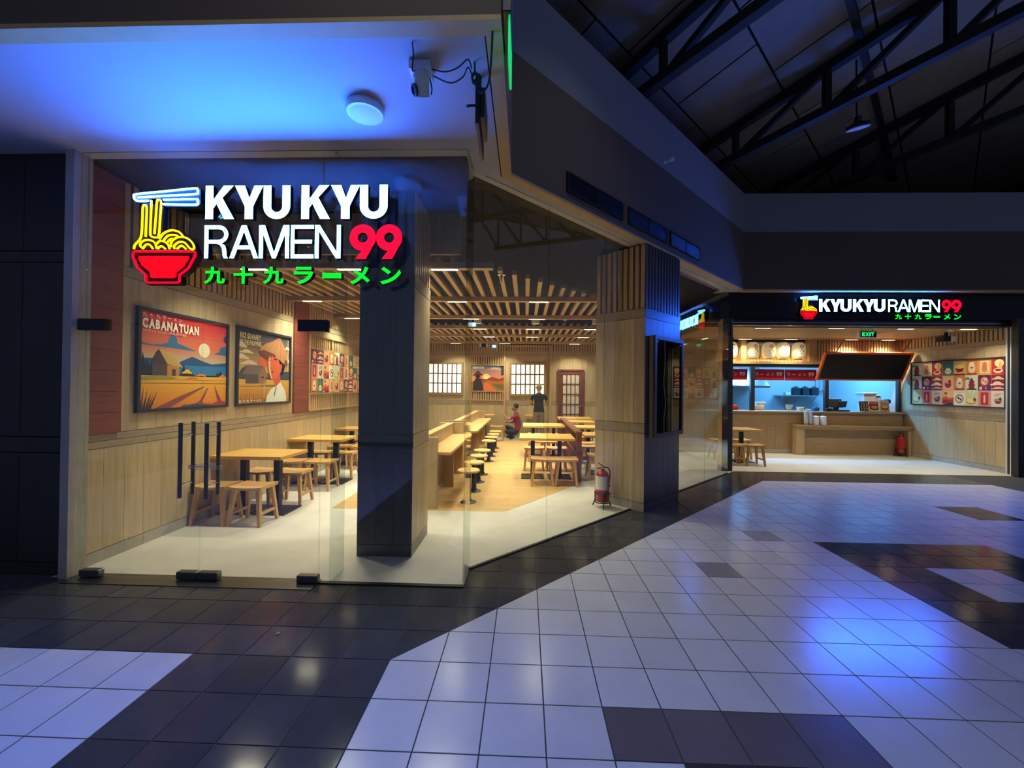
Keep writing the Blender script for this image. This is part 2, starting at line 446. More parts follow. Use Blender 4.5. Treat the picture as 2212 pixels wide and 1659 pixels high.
for p, t, cx, cy in near:
    whole = len(p) == 4 and abs(area(p)-(TS-2*G_)**2) < 1e-6
    if whole:
        if t not in SQ:
            SQ[t] = mesh_of(bbox(-(TS/2-G_), TS/2-G_, -(TS/2-G_), TS/2-G_, -0.009, 0.0, 0.0009), m_[t])
        obj('tile', SQ[t], parent=floor, loc=(cx, cy, random.uniform(-.0004, 0)))
    else:
        b2 = B(); prism(b2, [(x-cx, y-cy) for x, y in p], -0.009, 0.0)
        obj('tile', b2, m_[t], floor, loc=(cx, cy, 0))
far = B(); names = ['tile_white', 'tile_dark', 'tile_brown', 'tile_grey']
for pc in pieces:
    if id(pc) not in ids: prism(far, pc[0], -0.009, 0.0, names.index(pc[1]))
o = obj('distant_tiles', far, [m_[n] for n in names], floor); o['kind'] = 'stuff'

# dining room floor: pale concrete-look tiles with a wood-look field
bm = B()
prism(bm, [(-3.95, 3.30), (-0.49, 3.30), (-0.49, 3.65), (3.95, 8.08), (4.15, 8.29), (9.75, 8.29), (9.75, 13.35), (-3.95, 13.35)], -0.05, 0.002)
floor_in = structure('floor_dining', bm, m_['concrete_tile'], 'pale grey concrete-look floor of the dining room')
bm = B(); prism(bm, [(-2.55, 5.34), (-0.25, 5.34), (0.31, 6.11), (0.98, 7.05), (0.98, 12.5), (-2.55, 12.5)], 0.0, 0.004)
obj('wood_field', bm, m_['wood_floor'], floor_in)

# ================================================================== FASCIA, SOFFIT, OUTER WALLS
SOF = 3.58; TOPZ = 5.47; SPLIT = 4.72
def bulk(name, poly, z0, z1, mat1, parent):
    b = B(); prism(b, poly, z0, z1); return obj(name, b, m_[mat1], parent)
F_OUT = [(-9, 2.13), (-0.15, 2.13), (-0.15, 3.72), (4.24, 8.11), (14, 8.11)]
F_IN = [(-9, 2.23), (-0.24, 2.23), (-0.24, 3.76), (4.29, 8.29), (14, 8.29)]
for k, (nm, lab) in enumerate((('wall_fascia_front', 'dark bulkhead above the entrance soffit'), ('wall_fascia_return', 'short return of the dark bulkhead beside the exit sign'),
        ('wall_fascia_diagonal', 'slanting dark bulkhead with grey upper band and air grilles'), ('wall_fascia_right', 'dark bulkhead with grey upper band above the second sign'))):
    q = [F_OUT[k], F_OUT[k+1], F_IN[k+1], F_IN[k]]
    b = B(); prism(b, q, SOF+0.015, SPLIT); root = structure(nm, b, m_['fascia_brown'], lab)
    bulk('upper_band', q, SPLIT, TOPZ, 'fascia_grey', root)
    bulk('lip', [q[0], q[1], q[2], q[3]], SOF-0.012, SOF+0.015, 'lip_tan', root)
bm = B()
for q in ([(-9, 2.24), (-0.25, 2.24), (-0.25, 3.42), (-9, 3.42)], [(-0.52, 3.42), (-0.25, 3.42), (-0.25, 3.76), (-0.52, 3.72)], [(-0.52, 3.72), (-0.25, 3.76), (4.27, 8.28), (3.80, 8.12)], [(3.80, 8.12), (4.27, 8.28), (4.27, 8.42), (3.80, 8.42)], [(4.27, 8.28), (14, 8.28), (14, 8.42), (4.27, 8.42)]):
    prism(bm, q, SOF, SOF+0.08)
structure('ceiling_soffit', bm, m_['soffit_white'], 'white soffit over the glass shopfront lit blue by the sign')
bm = B()
for q in ([(-9, 3.42), (-0.56, 3.42), (-0.56, 14.5), (-9, 14.5)], [(-0.56, 3.50), (3.80, 8.20), (3.80, 14.5), (-0.56, 14.5)], [(3.80, 8.42), (14, 8.42), (14, 14.5), (3.80, 14.5)]):
    prism(bm, q, SOF+0.02, SOF+0.1)
structure('ceiling_slab', bm, m_['plaster_grey'], 'dark slab above the open slat ceiling')
# neighbour's dark wall on the left, faced with wood-look panels
wl = structure('wall_left_outer', bbox(-9, -3.86, 3.36, 3.5, 0, SOF), m_['void_black'], 'dark unlit panelled wall left of the entrance')
x = -8.8
while x < -3.9:
    x1 = min(x+0.41, -3.86)
    for z0, z1 in ((0.11, 1.03), (1.17, 2.65), (2.75, SOF)):
        block('panel', 'dark_tile_wall', ((x+x1)/2, 3.345, (z0+z1)/2), (x1-x-.005, .03, z1-z0-.004), wl)
    x = x1
for z0, z1 in ((0, .105), (1.035, 1.165), (2.655, 2.745)):
    block('band', 'dark_tile_wall', (-6.43, 3.347, (z0+z1)/2), (5.14, .03, z1-z0-.004), wl)
structure('trim_1', bbox(-3.86, -3.785, 3.27, 3.42, 0, SOF), m_['skirting_tile'], 'pale upright trim at the left end of the glass shopfront')

# roof and void over the mall
rz = lambda x, y: 6.35 + 0.255*((x-y+3.95)/math.sqrt(2))
bm = B()
q = [(-6, 14.5), (14, 14.5), (14, -1), (0.5, -1), (-6, 2.5)]
a = [bm.verts.new((x, y, rz(x, y))) for x, y in q]; c = [bm.verts.new((x, y, rz(x, y)+.1)) for x, y in q]
bm.faces.new(a[::-1]); bm.faces.new(c)
roof = structure('ceiling_roof', bm, m_['void_black'], 'dark underside of the mall roof between trusses')
d1 = Vector((1, 1, 0)).normalized(); d2 = Vector((1, -1, 0.255*math.sqrt(2)/1)).normalized()
d2 = Vector((1/math.sqrt(2), -1/math.sqrt(2), 0.255)).normalized()
ORI = Vector((-0.2, 3.75, 6.35))
ang = math.atan2(0.255, 1)
PANEL = mesh_of(bbox(-.585, .585, -.735, .735, -.006, .006), m_['roof_foil'])
nrm = d1.cross(d2); nrm = nrm if nrm.z < 0 else -nrm
R_ = Matrix((d2, d1, d2.cross(d1))).transposed().to_4x4()
for a_ in range(-1, 9):
    for b_ in range(-2, 12):
        p = ORI + d2*(0.35+1.2*a_) + d1*(0.2+1.5*b_ + (0.75 if a_ % 2 else 0)) + nrm*0.02
        if p.x > 13 or p.y > 13.5 or p.y < 0: continue
        o = obj('panel', PANEL, parent=roof); o.matrix_local = Matrix.Translation(p) @ R_
structure('wall_void_back', bbox(-9, 14, 14.4, 14.5, 0, 11), m_['void_black'], 'black void behind the shops')
structure('wall_void_right', bbox(13.9, 14, 8.2, 14.5, 0, 11), m_['void_black'], 'black void right of the shops')
structure('wall_void_left', bbox(-9.1, -9, 2.1, 14.5, 0, 11), m_['void_black'], 'black void left of the shops')

# ================================================================== DINING ROOM WALLS
def wall_pieces(parent, fix, axis, s0, s1, z0, z1, width, matname, name, thick=0.014, gap=0.003, face=1, off=0.0):
    """a row of upright pieces on a wall; axis 'y': wall at x=fix running along y, face = sign of the outward normal"""
    s = s0
    while s < s1-0.02:
        e = min(s+width, s1)
        c = (s+e)/2; t = fix+face*(thick/2+off)
        if axis == 'y': block(name, matname, (t, c, (z0+z1)/2), (thick, e-s-gap, z1-z0-gap), parent)
        else: block(name, matname, (c, t, (z0+z1)/2), (e-s-gap, thick, z1-z0-gap), parent)
        s += width
def slats(parent, fix, axis, s0, s1, z0, z1, pitch, wid, matname, depth=0.03, face=1, off=0.0):
    s = s0+pitch/2
    while s < s1:
        t = fix+face*(depth/2+off)
        if axis == 'y': block('slat', matname, (t, s, (z0+z1)/2), (depth, wid, z1-z0), parent)
        else: block('slat', matname, (s, t, (z0+z1)/2), (wid, depth, z1-z0), parent)
        s += pitch
LX = -3.87; BY = 13.30
wall_l = structure('wall_left', bbox(LX-.12, LX, 3.42, BY+.1, 0, SOF), m_['slat_backing'], 'wood-look tiled dining room wall with framed posters')
wall_pieces(wall_l, LX, 'y', 3.42, BY, 0, .112, .6, 'skirting_tile', 'skirting_tile')
wall_pieces(wall_l, LX, 'y', 3.42, BY, .115, 1.035, .198, 'wood_tile', 'plank')
wall_pieces(wall_l, LX, 'y', 3.42, BY, 1.037, 1.10, .62, 'wood_tile_band', 'band_tile', thick=.018)
wall_pieces(wall_l, LX, 'y', 3.42, 3.73, 1.102, 1.165, .31, 'wood_tile_band', 'band_tile', thick=.018)
wall_pieces(wall_l, LX, 'y', 3.73, BY, 1.102, 1.165, .62, 'wood_tile_band', 'band_tile', thick=.018)
wall_pieces(wall_l, LX, 'y', 3.745, 6.63, 1.167, 2.655, .198, 'wood_tile', 'plank')
wall_pieces(wall_l, LX, 'y', 9.35, BY, 1.167, 2.655, .198, 'wood_tile', 'plank')
wall_pieces(wall_l, LX, 'y', 7.09, 9.35, 2.545, 2.655, .6, 'wood_tile', 'plank')
wall_pieces(wall_l, LX, 'y', 3.745, 6.63, 2.657, 2.755, .62, 'wood_tile_band', 'band_tile', thick=.018)
wall_pieces(wall_l, LX, 'y', 7.09, BY, 2.657, 2.755, .62, 'wood_tile_band', 'band_tile', thick=.018)
slats(wall_l, LX, 'y', 3.745, 6.63, 2.757, 3.55, .085, .055, 'slat_wood')
slats(wall_l, LX, 'y', 7.09, BY, 2.757, 3.55, .085, .055, 'slat_wood')
for y0, y1 in ((3.42, 3.745), (6.635, 7.085)):                     # two raised red-brown panels
    z = 1.167
    while z < 3.5:
        z1 = min(z+.192, 3.56); block('red_plank', 'red_wood', (LX+.02, (y0+y1)/2, (z+z1)/2), (.045, y1-y0, z1-z-.003), wall_l); z = z1
# slatted panel framing the long grid poster
for z in (1.18, 1.475, 2.295, 2.535): block('rail', 'slat_wood', (LX+.03, 8.22, z), (.05, 2.24, .03), wall_l)
for y in (7.10, 7.92, 8.62, 9.34): block('stile', 'slat_wood', (LX+.031, y, 1.857), (.05, .03, 1.36), wall_l)
slats(wall_l, LX, 'y', 7.12, 9.33, 2.31, 2.52, .078, .05, 'slat_wood')
slats(wall_l, LX, 'y', 7.12, 9.33, 1.195, 1.46, .078, .05, 'slat_wood')

wall_b = structure('wall_back', bbox(LX-.1, 3.5, BY, BY+.12, 0, SOF), m_['slat_backing'], 'far dining room wall with lit windows and a door')
X1 = 3.4
wall_pieces(wall_b, BY, 'x', LX, X1, 0, .112, .6, 'skirting_tile', 'skirting_tile', face=-1)
wall_pieces(wall_b, BY, 'x', LX, X1, .115, 1.04, .22, 'wood_tile', 'plank', face=-1)
wall_pieces(wall_b, BY, 'x', LX, X1, 1.042, 1.19, .62, 'wood_tile_band', 'band_tile', thick=.018, face=-1)
wall_pieces(wall_b, BY, 'x', LX, -1.80, 1.192, 2.655, .22, 'wood_tile', 'plank', face=-1)
wall_pieces(wall_b, BY, 'x', -.66, X1, 1.192, 2.655, .22, 'wood_tile', 'plank', face=-1)
wall_pieces(wall_b, BY, 'x', LX, X1, 2.657, 2.80, .62, 'wood_tile_band', 'band_tile', thick=.018, face=-1)
slats(wall_b, BY, 'x', LX, X1, 2.802, 3.5, .085, .055, 'slat_wood', face=-1)
slats(wall_b, BY, 'x', -1.80, -.69, 2.345, 2.63, .078, .05, 'slat_wood', face=-1)
slats(wall_b, BY, 'x', -1.80, -.69, 1.20, 1.48, .078, .05, 'slat_wood', face=-1)
for z in (1.195, 1.485, 2.34, 2.635): block('rail', 'slat_wood', (-1.245, BY-.03, z), (1.13, .05, .028), wall_b)
for x in (-.68, .80): block('pilaster', 'niche_wood', (x, BY-.05, 1.49), (.055, .1, 2.98), wall_b)
block('pilaster_head', 'niche_wood', (.06, BY-.05, 2.97), (1.42, .1, .04), wall_b)

def shoji(name, x0, x1, z0, z1, cols, rows, label):
    r = bpy.data.objects.new(name, None); link(r); r.location = ((x0+x1)/2, BY-.03, z0); r['kind'] = 'structure'; r['label'] = label
    W, H = x1-x0, z1-z0
    b = B()
    for s in (-1, 1): box(b, s*(W/2+.03)-.03, s*(W/2+.03)+.03, -.03, .03, -.06, H+.06)
    box(b, -W/2, W/2, -.03, .03, -.06, 0); box(b, -W/2, W/2, -.03, .03, H, H+.06)
    obj('frame', b, m_['mahogany'] if 'door' in name else m_['counter_wood'], r)
    pw, ph = W/cols, H/rows
    me = mesh_of(bbox(-pw/2+.012, pw/2-.012, -.004, .004, -ph/2+.012, ph/2-.012), m_['shoji_lit'])
    for i in range(cols):
        for j in range(rows): obj('pane', me, parent=r, loc=(-W/2+(i+.5)*pw, 0, (j+.5)*ph))
    for i in range(1, cols): block('muntin', 'mahogany', (-W/2+i*pw, 0, H/2), (.036, .032, H), r)
    for j in range(1, rows): block('muntin', 'mahogany', (0, 0, j*ph), (W, .032, .034), r)
    return r
shoji('window_1', -3.17, -2.10, 1.42, 2.37, 7, 3, 'backlit paper window left of the sunset poster')
shoji('window_2', -.47, .60, 1.40, 2.37, 7, 3, 'backlit paper window in front of the standing man')
# dark red lattice door
dr = bpy.data.objects.new('door_1', None); link(dr); dr.location = (1.465, BY-.03, 0); dr['kind'] = 'structure'; dr['label'] = 'dark red lattice door with frosted panes in the back wall'
b = B()
box(b, -.42, -.36, -.05, .05, 0, 2.22); box(b, .36, .42, -.05, .05, 0, 2.22); box(b, -.36, .36, -.05, .05, 2.16, 2.22)
obj('frame', b, m_['mahogany'], dr)
b = B()
box(b, -.355, -.27, -.03, .02, 0.01, 2.155); box(b, .27, .355, -.03, .02, 0.01, 2.155); box(b, -.27, .27, -.03, .02, 2.07, 2.155); box(b, -.27, .27, -.03, .02, 0.01, .12)
obj('leaf_frame', b, m_['mahogany'], dr)
pw, ph = .54/4, 1.95/6
me = mesh_of(bbox(-pw/2+.016, pw/2-.016, -.004, .004, -ph/2+.016, ph/2-.016), m_['door_pane'])
for i in range(4):
    for j in range(6): obj('pane', me, parent=dr, loc=(-.27+(i+.5)*pw, -.005, .12+(j+.5)*ph))
for i in range(1, 4): block('muntin', 'mahogany', (-.27+i*pw, -.01, 1.095), (.032, .03, 1.95), dr)
for j in range(1, 6): block('muntin', 'mahogany', (0, -.01, .12+j*ph), (.54, .03, .032), dr)
b = B(); lathe(b, [(0, 0), (.03, 0), (.03, .01), (.012, .015), (.012, .04), (.028, .05), (.028, .07), (0, .078)], 14)
obj('door_knob', b, m_['steel'], dr, loc=(.31, -.03, 1.05), rot=(PI/2, 0, 0), smooth=True)

# pillars -------------------------------------------------------------------
def pillar(name, cx, cy, wx, wy, rotz, ztop, label, front='wood_tile'):
    r = structure(name, bbox(-wx/2+.03, wx/2-.03, -wy/2+.03, wy/2-.03, 0, ztop), m_['slat_backing'], label, loc=(cx, cy, 0), rot=(0, 0, rotz))
    for (ax, sgn, L, D) in (('x', -1, wx, wy), ('x', 1, wx, wy), ('y', -1, wy, wx), ('y', 1, wy, wx)):
        fx = sgn*(D/2-.03); n = max(2, round((L)/.17)); 
        rows = ((0, .112, 1, 'skirting_tile', 'skirting_tile', .03), (.115, 1.035, n, 'wood_tile', 'plank', .03), (1.037, 1.165, 1, 'wood_tile_band', 'band_tile', .033), (1.168, 2.575, n, 'wood_tile', 'plank', .03), (2.578, 2.70, 1, 'wood_tile_band', 'band_tile', .033))
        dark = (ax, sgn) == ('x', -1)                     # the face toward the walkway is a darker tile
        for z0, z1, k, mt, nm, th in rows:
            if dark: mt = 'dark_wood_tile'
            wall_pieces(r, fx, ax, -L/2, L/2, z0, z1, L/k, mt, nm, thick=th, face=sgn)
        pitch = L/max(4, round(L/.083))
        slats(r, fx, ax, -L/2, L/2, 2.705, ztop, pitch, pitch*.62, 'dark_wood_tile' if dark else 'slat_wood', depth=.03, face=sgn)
    return r
pillar('pillar_entrance', -1.335, 4.18, .53, .63, 0, 3.5, 'square wood-clad pillar just inside the entrance glass')
pillar('pillar_corner', 1.655, 6.075, 1.02, .78, PI/4, 3.55, 'wide wood-clad pillar with a framed dark panel at the diagonal glass')
pillar('pillar_door', 4.04, 8.40, .21, .18, 0, 3.05, 'slim dark pillar at the left of the second shopfront')

# ================================================================== GLASS SHOPFRONT
def pane(bm, p, q, z0, z1, t=0.012):
    p, q = Vector((*p, 0)), Vector((*q, 0)); d = (q-p).normalized(); n = Vector((-d.y, d.x, 0))*t/2
    a = [bm.verts.new(v+Vector((0, 0, z0))) for v in (p-n, q-n, q+n, p+n)]; b_ = [bm.verts.new(v+Vector((0, 0, z1))) for v in (p-n, q-n, q+n, p+n)]
    bm.faces.new(a[::-1]).material_index = 1; bm.faces.new(b_).material_index = 1
    for i in range(4):
        f = bm.faces.new((a[i], a[(i+1) % 4], b_[(i+1) % 4], b_[i])); f.material_index = 0 if i in (0, 2) else 1
def glass(name, p, q, z0, z1, label=None, parent=None):
    b = B(); pane(b, p, q, z0, z1); o = obj(name, b, [m_['glass'], m_['glass_edge']], parent)
    if not parent: o['kind'] = 'structure'; o['label'] = label
    return o
GY = 3.32
glass('window_3', (-3.775, GY), (-3.715, GY), 0.01, SOF, 'narrow fixed glass strip left of the glass doors')
tr = glass('window_4', (-3.71, GY), (-1.695, GY), 2.135, SOF, 'wide glass transom behind the large illuminated sign')
glass('window_5', (-1.685, GY), (-.495, GY), 0.01, SOF, 'tall fixed glass pane right of the glass doors')
glass('window_6', (-1.60, GY+.012), (-1.60, GY+.26), 0.01, SOF, 'upright glass fin bracing the shopfront beside the doors')
glass('window_7', (-.49, GY+.008), (-.49, 3.645), 0.01, SOF, 'short return pane at the glass corner')
dgl = lambda x: (x, x+4.135)
for k, (x0, x1, lab) in enumerate(((-.485, .235, 'first pane of the diagonal glass from the corner'), (.24, .97, 'second pane of the diagonal glass'), (.975, 1.40, 'pane of the diagonal glass beside the fire extinguisher and pillar'),
        (2.42, 3.15, 'pane of the diagonal glass right after the corner pillar'), (3.155, 3.93, 'last pane of the diagonal glass before the second entrance'))):
    glass('window_%d' % (8+k), dgl(x0), dgl(x1), 0.01, SOF, lab)
b = B(); bar(b, (*dgl(-.49), .006), (*dgl(1.43), .006), .03, .012); bar(b, (*dgl(2.40), .006), (*dgl(3.95), .006), .03, .012)
structure('trim_2', b, m_['metal_black'], 'dark sill channel under the diagonal glass')
structure('trim_3', bbox(-1.69, -.485, 3.30, 3.34, 0, .012), m_['metal_black'], 'dark sill channel under the fixed front pane')
structure('trim_4', bbox(-3.78, -1.69, 3.20, 3.38, 0, .006), m_['steel_dark'], 'metal threshold under the glass doors')

def glass_door(name, x0, x1, hinge, hx, label):
    r = bpy.data.objects.new(name, None); link(r); r.location = (x0, GY, 0); r['kind'] = 'structure'; r['label'] = label
    W = x1-x0
    glass('leaf', (0, 0), (W, 0), 0.015, 2.125, parent=r)
    hs = 0 if hinge == 'left' else W
    for nm, cx, z0, z1 in (('pivot_patch', 0.085 if hinge == 'left' else W-.085, .012, .068), ('lock_patch', W-.085 if hinge == 'left' else .085, .012, .072)):
        obj(nm, bbox(cx-.085, cx+.085, -.028, .028, z0, z1, .004), m_['steel_dark'], r)
    s = -1 if hinge == 'left' else 1
    b = B(); c0 = hs - (0.05 if hinge == 'left' else 0.19)
    box(b, c0, c0+.24, -.028, .028, 2.072, 2.168)
    obj('top_patch', b, m_['plastic_black'], r)
    h = hx-x0
    for yy, nm in ((-.065, 'pull_bar'), (.065, 'pull_bar')):
        b = B(); tube(b, [(h, yy, .695), (h, yy, 1.31)], .0155, 14); obj(nm, b, m_['steel_dark'], r, smooth=True)
    for z in (.80, 1.205):
        b = B(); tube(b, [(h, -.065, z), (h, .065, z)], .009, 10); obj('standoff', b, m_['steel'], r, smooth=True)
    return r
glass_door('door_2', -3.71, -2.705, 'left', -2.82, 'left glass door leaf with steel pull bars')
glass_door('door_3', -2.695, -1.69, 'right', -2.60, 'right glass door leaf with steel pull bars')
b = B()
for z, r_ in ((.93, 0), (.915, .01), (.94, -.008)):
    tube(b, [(-2.84, GY+.085+r_, z), (-2.70, GY+.10, z+.012), (-2.58, GY+.085, z-.004), (-2.575, GY+.045, z), (-2.70, GY+.04, z-.01), (-2.845, GY+.045, z)], .0028, 6, closed=True)
setp(obj('cable_tie', b, m_['plastic_white']), 'thin white cord tying the two door pulls together', 'cord')

# ================================================================== SLAT CEILING AND DOWNLIGHTS
sc_ = bpy.data.objects.new('ceiling_slats', None); link(sc_); sc_['kind'] = 'structure'; sc_['label'] = 'open timber slat ceiling hung on cross beams'
DE = 5.32
def ceil_beam(y, x0, x1): block('beam', 'slat_wood', ((x0+x1)/2, y, 3.02), (x1-x0, .10, .07), sc_)
for y in (4.68, 6.46, 8.10): ceil_beam(y, LX+.04, min(y-DE+.25, 3.3))
for y in (9.50, 11.0, 12.68): ceil_beam(y, LX+.04, 3.3)
x = LX+.10
while x < 3.3:
    ys = max(4.63, x+DE)
    if ys < 8.0: block('slat', 'slat_wood', (x, (ys+8.15)/2, 3.085), (.058, 8.15-ys, .06), sc_)
    block('slat', 'slat_wood', (x, 11.35, 3.085), (.058, 3.78, .06), sc_)
    x += .172
b = B(); box(b, LX, -.75, 4.55, 4.60, 3.12, SOF); obj('header', b, m_['slat_wood'], sc_)
# lamps: rectangular recessed ones in the beam undersides, round cans elsewhere
WARM = (1.0, 0.91, 0.66)
def downlight(x, y, z, label, watt=1.0, col=WARM, group='downlights over the dining room', rect=False):
    t = thing('downlight', label, 'light', (x, y, z), 0, group)
    l = bpy.data.lights.new('downlight_beam', 'AREA'); l.energy = DOWNLIGHT_W*watt; l.color = col; l.spread = math.radians(118)
    if rect:
        b = B(); box(b, -.17, -.155, -.045, .045, -.006, 0); box(b, .155, .17, -.045, .045, -.006, 0); box(b, -.155, .155, -.045, -.036, -.006, 0); box(b, -.155, .155, .036, .045, -.006, 0); obj('trim_ring', b, m_['slat_wood'], t)
        obj('lens', bbox(-.155, .155, -.036, .036, -.003, -.0005), m_['lamp_glow'], t)
        l.shape = 'RECTANGLE'; l.size = .30; l.size_y = .066
    else:
        b = B(); lathe(b, [(.075, 0), (.085, 0), (.085, .09), (0, .09)], 18); obj('can', b, m_['plastic_white'], t, smooth=True)
        b = B(); lathe(b, [(0, .006), (.072, .006), (.072, .012), (0, .012)], 18); obj('lens', b, m_['lamp_glow'], t)
        l.shape = 'DISK'; l.size = .14
    lo = bpy.data.objects.new('downlight_beam', l); link(lo); lo.location = (0, 0, -.007); lo.parent = t
    return t
rows_ = ((4.68, 'front beam', (-3.2, -2.05, -.95)), (6.46, 'second beam', (-3.45, -2.25, -1.1, .2)), (8.10, 'third beam', (-3.5, -2.3, -1.1, .21)), (9.50, 'fourth beam', (-1.08, .16, 1.5)), (11.0, 'fifth beam', (-2.9, -1.0, .16, 1.53)), (12.68, 'beam nearest the back wall', (-2.2, -.65, 1.5)))
colname = {-3.35: 'beside the poster wall', -2.2: 'left of the bar', -1.05: 'above the bar stools', .2: 'above the aisle tables', 1.5: 'beyond the railing'}
for y, bn_, xs in rows_:
    for x in xs:
        k = min(colname, key=lambda c: abs(c-x))
        downlight(x, y, 2.984, 'glowing lamp in the underside of the ' + bn_ + ' ' + colname[k], .75 if y < 5 else 1.0, rect=True)
for x, lab in ((-1.05, 'left'), (.2, 'middle'), (1.5, 'right')):
    t = downlight(x, 8.80, 3.0, lab + ' round lamp hanging in the gap between the slat fields', .5)
    b = B(); tube(b, [(0, 0, .09), (0, 0, SOF+.02-3.0)], .007, 6); obj('stem', b, m_['metal_black'], t)
# ceiling fittings between the slat fields
for x, lab in ((-1.10, 'small lit blue ceiling unit hanging above the bar'),):
    t = thing('insect_lamp', lab, 'lamp', (x-.02, 8.45, 2.89))
    obj('lit_box', bbox(-.07, .07, -.05, .05, 0, .07, .006), m_['sconce_glow'], t)
    b = B(); tube(b, [(0, 0, .07), (0, 0, SOF+.02-2.89)], .006, 6); obj('rod', b, m_['metal_black'], t)
t = thing('wall_speaker', 'black loudspeaker with pale ends high on the back wall', 'speaker', (-1.36, BY-.16, 2.91))
obj('cabinet', bbox(-.075, .075, -.07, .07, 0, .13, .005), m_['plastic_black'], t)
for s in (-1, 1): obj('end_cap', bbox(s*.105-.03, s*.105+.03, -.065, .065, .005, .125, .004), m_['plastic_white'], t)
obj('bracket', bbox(-.02, .02, .07, .13, .04, .09), m_['metal_black'], t)
setp(obj('night_light', bbox(-.06, .06, -.03, .03, 0, .085, .01), m_['sconce_glow'], loc=(-1.035, BY-.062, 2.91)), 'small glowing blue unit beside the wall speaker', 'lamp')
def sprinkler(x, y, z, label):
    t = thing('sprinkler', label, 'sprinkler', (x, y, z))
    b = B(); lathe(b, [(.05, .04), (.05, .035), (.02, .03), (.012, 0), (.008, -.04), (0, -.04)], 12); obj('body', b, m_['steel'], t, smooth=True)
    b = B(); lathe(b, [(0, -.045), (.025, -.045), (.025, -.05), (0, -.05)], 12); obj('deflector', b, m_['steel'], t)
sprinkler(-.32, 5.15, 3.01, 'chrome sprinkler head below the nearest slats')
sprinkler(.78, 8.2, 2.95, 'chrome sprinkler head behind the third beam')

# ================================================================== SECOND SHOPFRONT: KITCHEN AND COUNTER
KY = 10.85; RX = 9.68
wall_r = structure('wall_right', bbox(RX, RX+.12, 8.33, KY+2.6, 0, 3.3), m_['slat_backing'], 'wood-look tiled wall at the right of the service area')
wall_pieces(wall_r, RX, 'y', 8.33, KY, 0, .112, .6, 'skirting_tile', 'skirting_tile', face=-1)
wall_pieces(wall_r, RX, 'y', 8.33, KY, .115, 1.035, .198, 'wood_tile', 'plank', face=-1)
wall_pieces(wall_r, RX, 'y', 8.33, KY, 1.037, 1.10, .62, 'wood_tile_band', 'band_tile', thick=.018, face=-1)
wall_pieces(wall_r, RX, 'y', 8.33, KY, 1.102, 1.165, .62, 'wood_tile_band', 'band_tile', thick=.018, face=-1)
wall_pieces(wall_r, RX, 'y', 8.33, KY, 1.167, 2.60, .198, 'wood_tile', 'plank', face=-1)
wall_pieces(wall_r, RX, 'y', 8.33, KY, 2.602, 2.70, .62, 'wood_tile_band', 'band_tile', thick=.018, face=-1)
slats(wall_r, RX, 'y', 8.33, KY, 2.702, 3.0, .085, .055, 'slat_wood', face=-1)
block('shutter_guide', 'plastic_white', (RX-.03, 8.50, 1.5), (.05, .03, 3.0), wall_r)
block('shutter_guide', 'frame_dark', (RX-.03, 8.463, 1.5), (.052, .04, 3.0), wall_r)
block('shutter_guide', 'plastic_white', (RX-.03, 8.43, 1.5), (.05, .02, 3.0), wall_r)
structure('wall_right_end', bbox(RX-.17, 12, 8.20, 8.32, 0, 3.06), m_['dark_tile_wall'], 'dark end wall at the right edge of the second shopfront')
# sign board beam over the opening
brd = structure('wall_sign_beam', bbox(3.93, 13, 8.31, 8.40, 3.05, SOF), m_['board_black'], 'black sign board across the second shopfront')
block('shutter_box', 'frame_dark', (6.95, 8.46, 2.99), (5.6, .16, .11), brd)
block('shutter_lip', 'steel', (6.95, 8.375, 2.985), (5.6, .012, .012), brd)
# shop ceiling: plain at the right, slats at the left
CZ = 2.945
bm = B(); prism(bm, [(3.45, 8.42), (RX, 8.42), (RX, KY+.3), (3.45, KY+.3)], CZ+.06, CZ+.1)
cs = structure('ceiling_service', bm, m_['slat_backing'], 'slatted and plain timber ceiling before the counter')
block('plain_panel', 'niche_wood', (8.9, 9.65, CZ+.03), (1.56, 2.3, .05), cs)
x = 4.0
while x < 8.12: block('slat', 'niche_wood', (x, 9.7, CZ+.03), (.058, 2.1, .05), cs); x += .105
for y in (8.70, 10.62): block('beam', 'niche_wood', (6.6, y, CZ+.015), (6.1, .09, .07), cs)
for y, xs, r in ((8.70, (4.95, 6.45, 7.85, 9.1), 'front beam'), (10.62, (5.6, 6.75, 8.25, 9.15), 'beam above the counter')):
    for x, nm in zip(xs, ('leftmost', 'second', 'third', 'rightmost')):
        downlight(x, y, CZ-.021, nm+' glowing service-area lamp in the '+r, .62, group='downlights before the counter', rect=True)
# kitchen block
kb = structure('wall_kitchen', bbox(3.45, RX, KY, KY+.10, 0, 1.05), m_['counter_wood'], 'wood-faced kitchen front with serving windows')
box_l = lambda nm, mt, x0, x1, y0, y1, z0, z1: block(nm, mt, ((x0+x1)/2, (y0+y1)/2, (z0+z1)/2), (x1-x0, y1-y0, z1-z0), kb)
box_l('head_frame', 'frame_dark', 3.45, RX, KY-.01, KY+.07, 2.222, 2.306)
for x0, x1 in ((5.0, 5.06), (5.87, 5.97), (7.76, 7.85), (9.595, RX)): box_l('mullion', 'frame_dark', x0, x1, KY-.01, KY+.07, 1.09, 2.222)
box_l('end_panel', 'counter_wood', 3.45, 5.0, KY-.04, KY+.09, 1.092, CZ)
box_l('niche_floor', 'niche_wood', 5.0, RX, KY-.03, KY+.32, 2.306, 2.378)
box_l('niche_back', 'slat_backing', 3.45, RX, KY+.30, KY+.34, 2.37, 3.0)
for x0, x1 in ((5.616, 5.745), (7.344, 7.507)): box_l('niche_post', 'niche_wood', x0, x1, KY-.02, KY+.30, 2.378, CZ)
box_l('panel_back', 'slat_backing', 7.507, RX, KY+.02, KY+.05, 2.378, CZ)
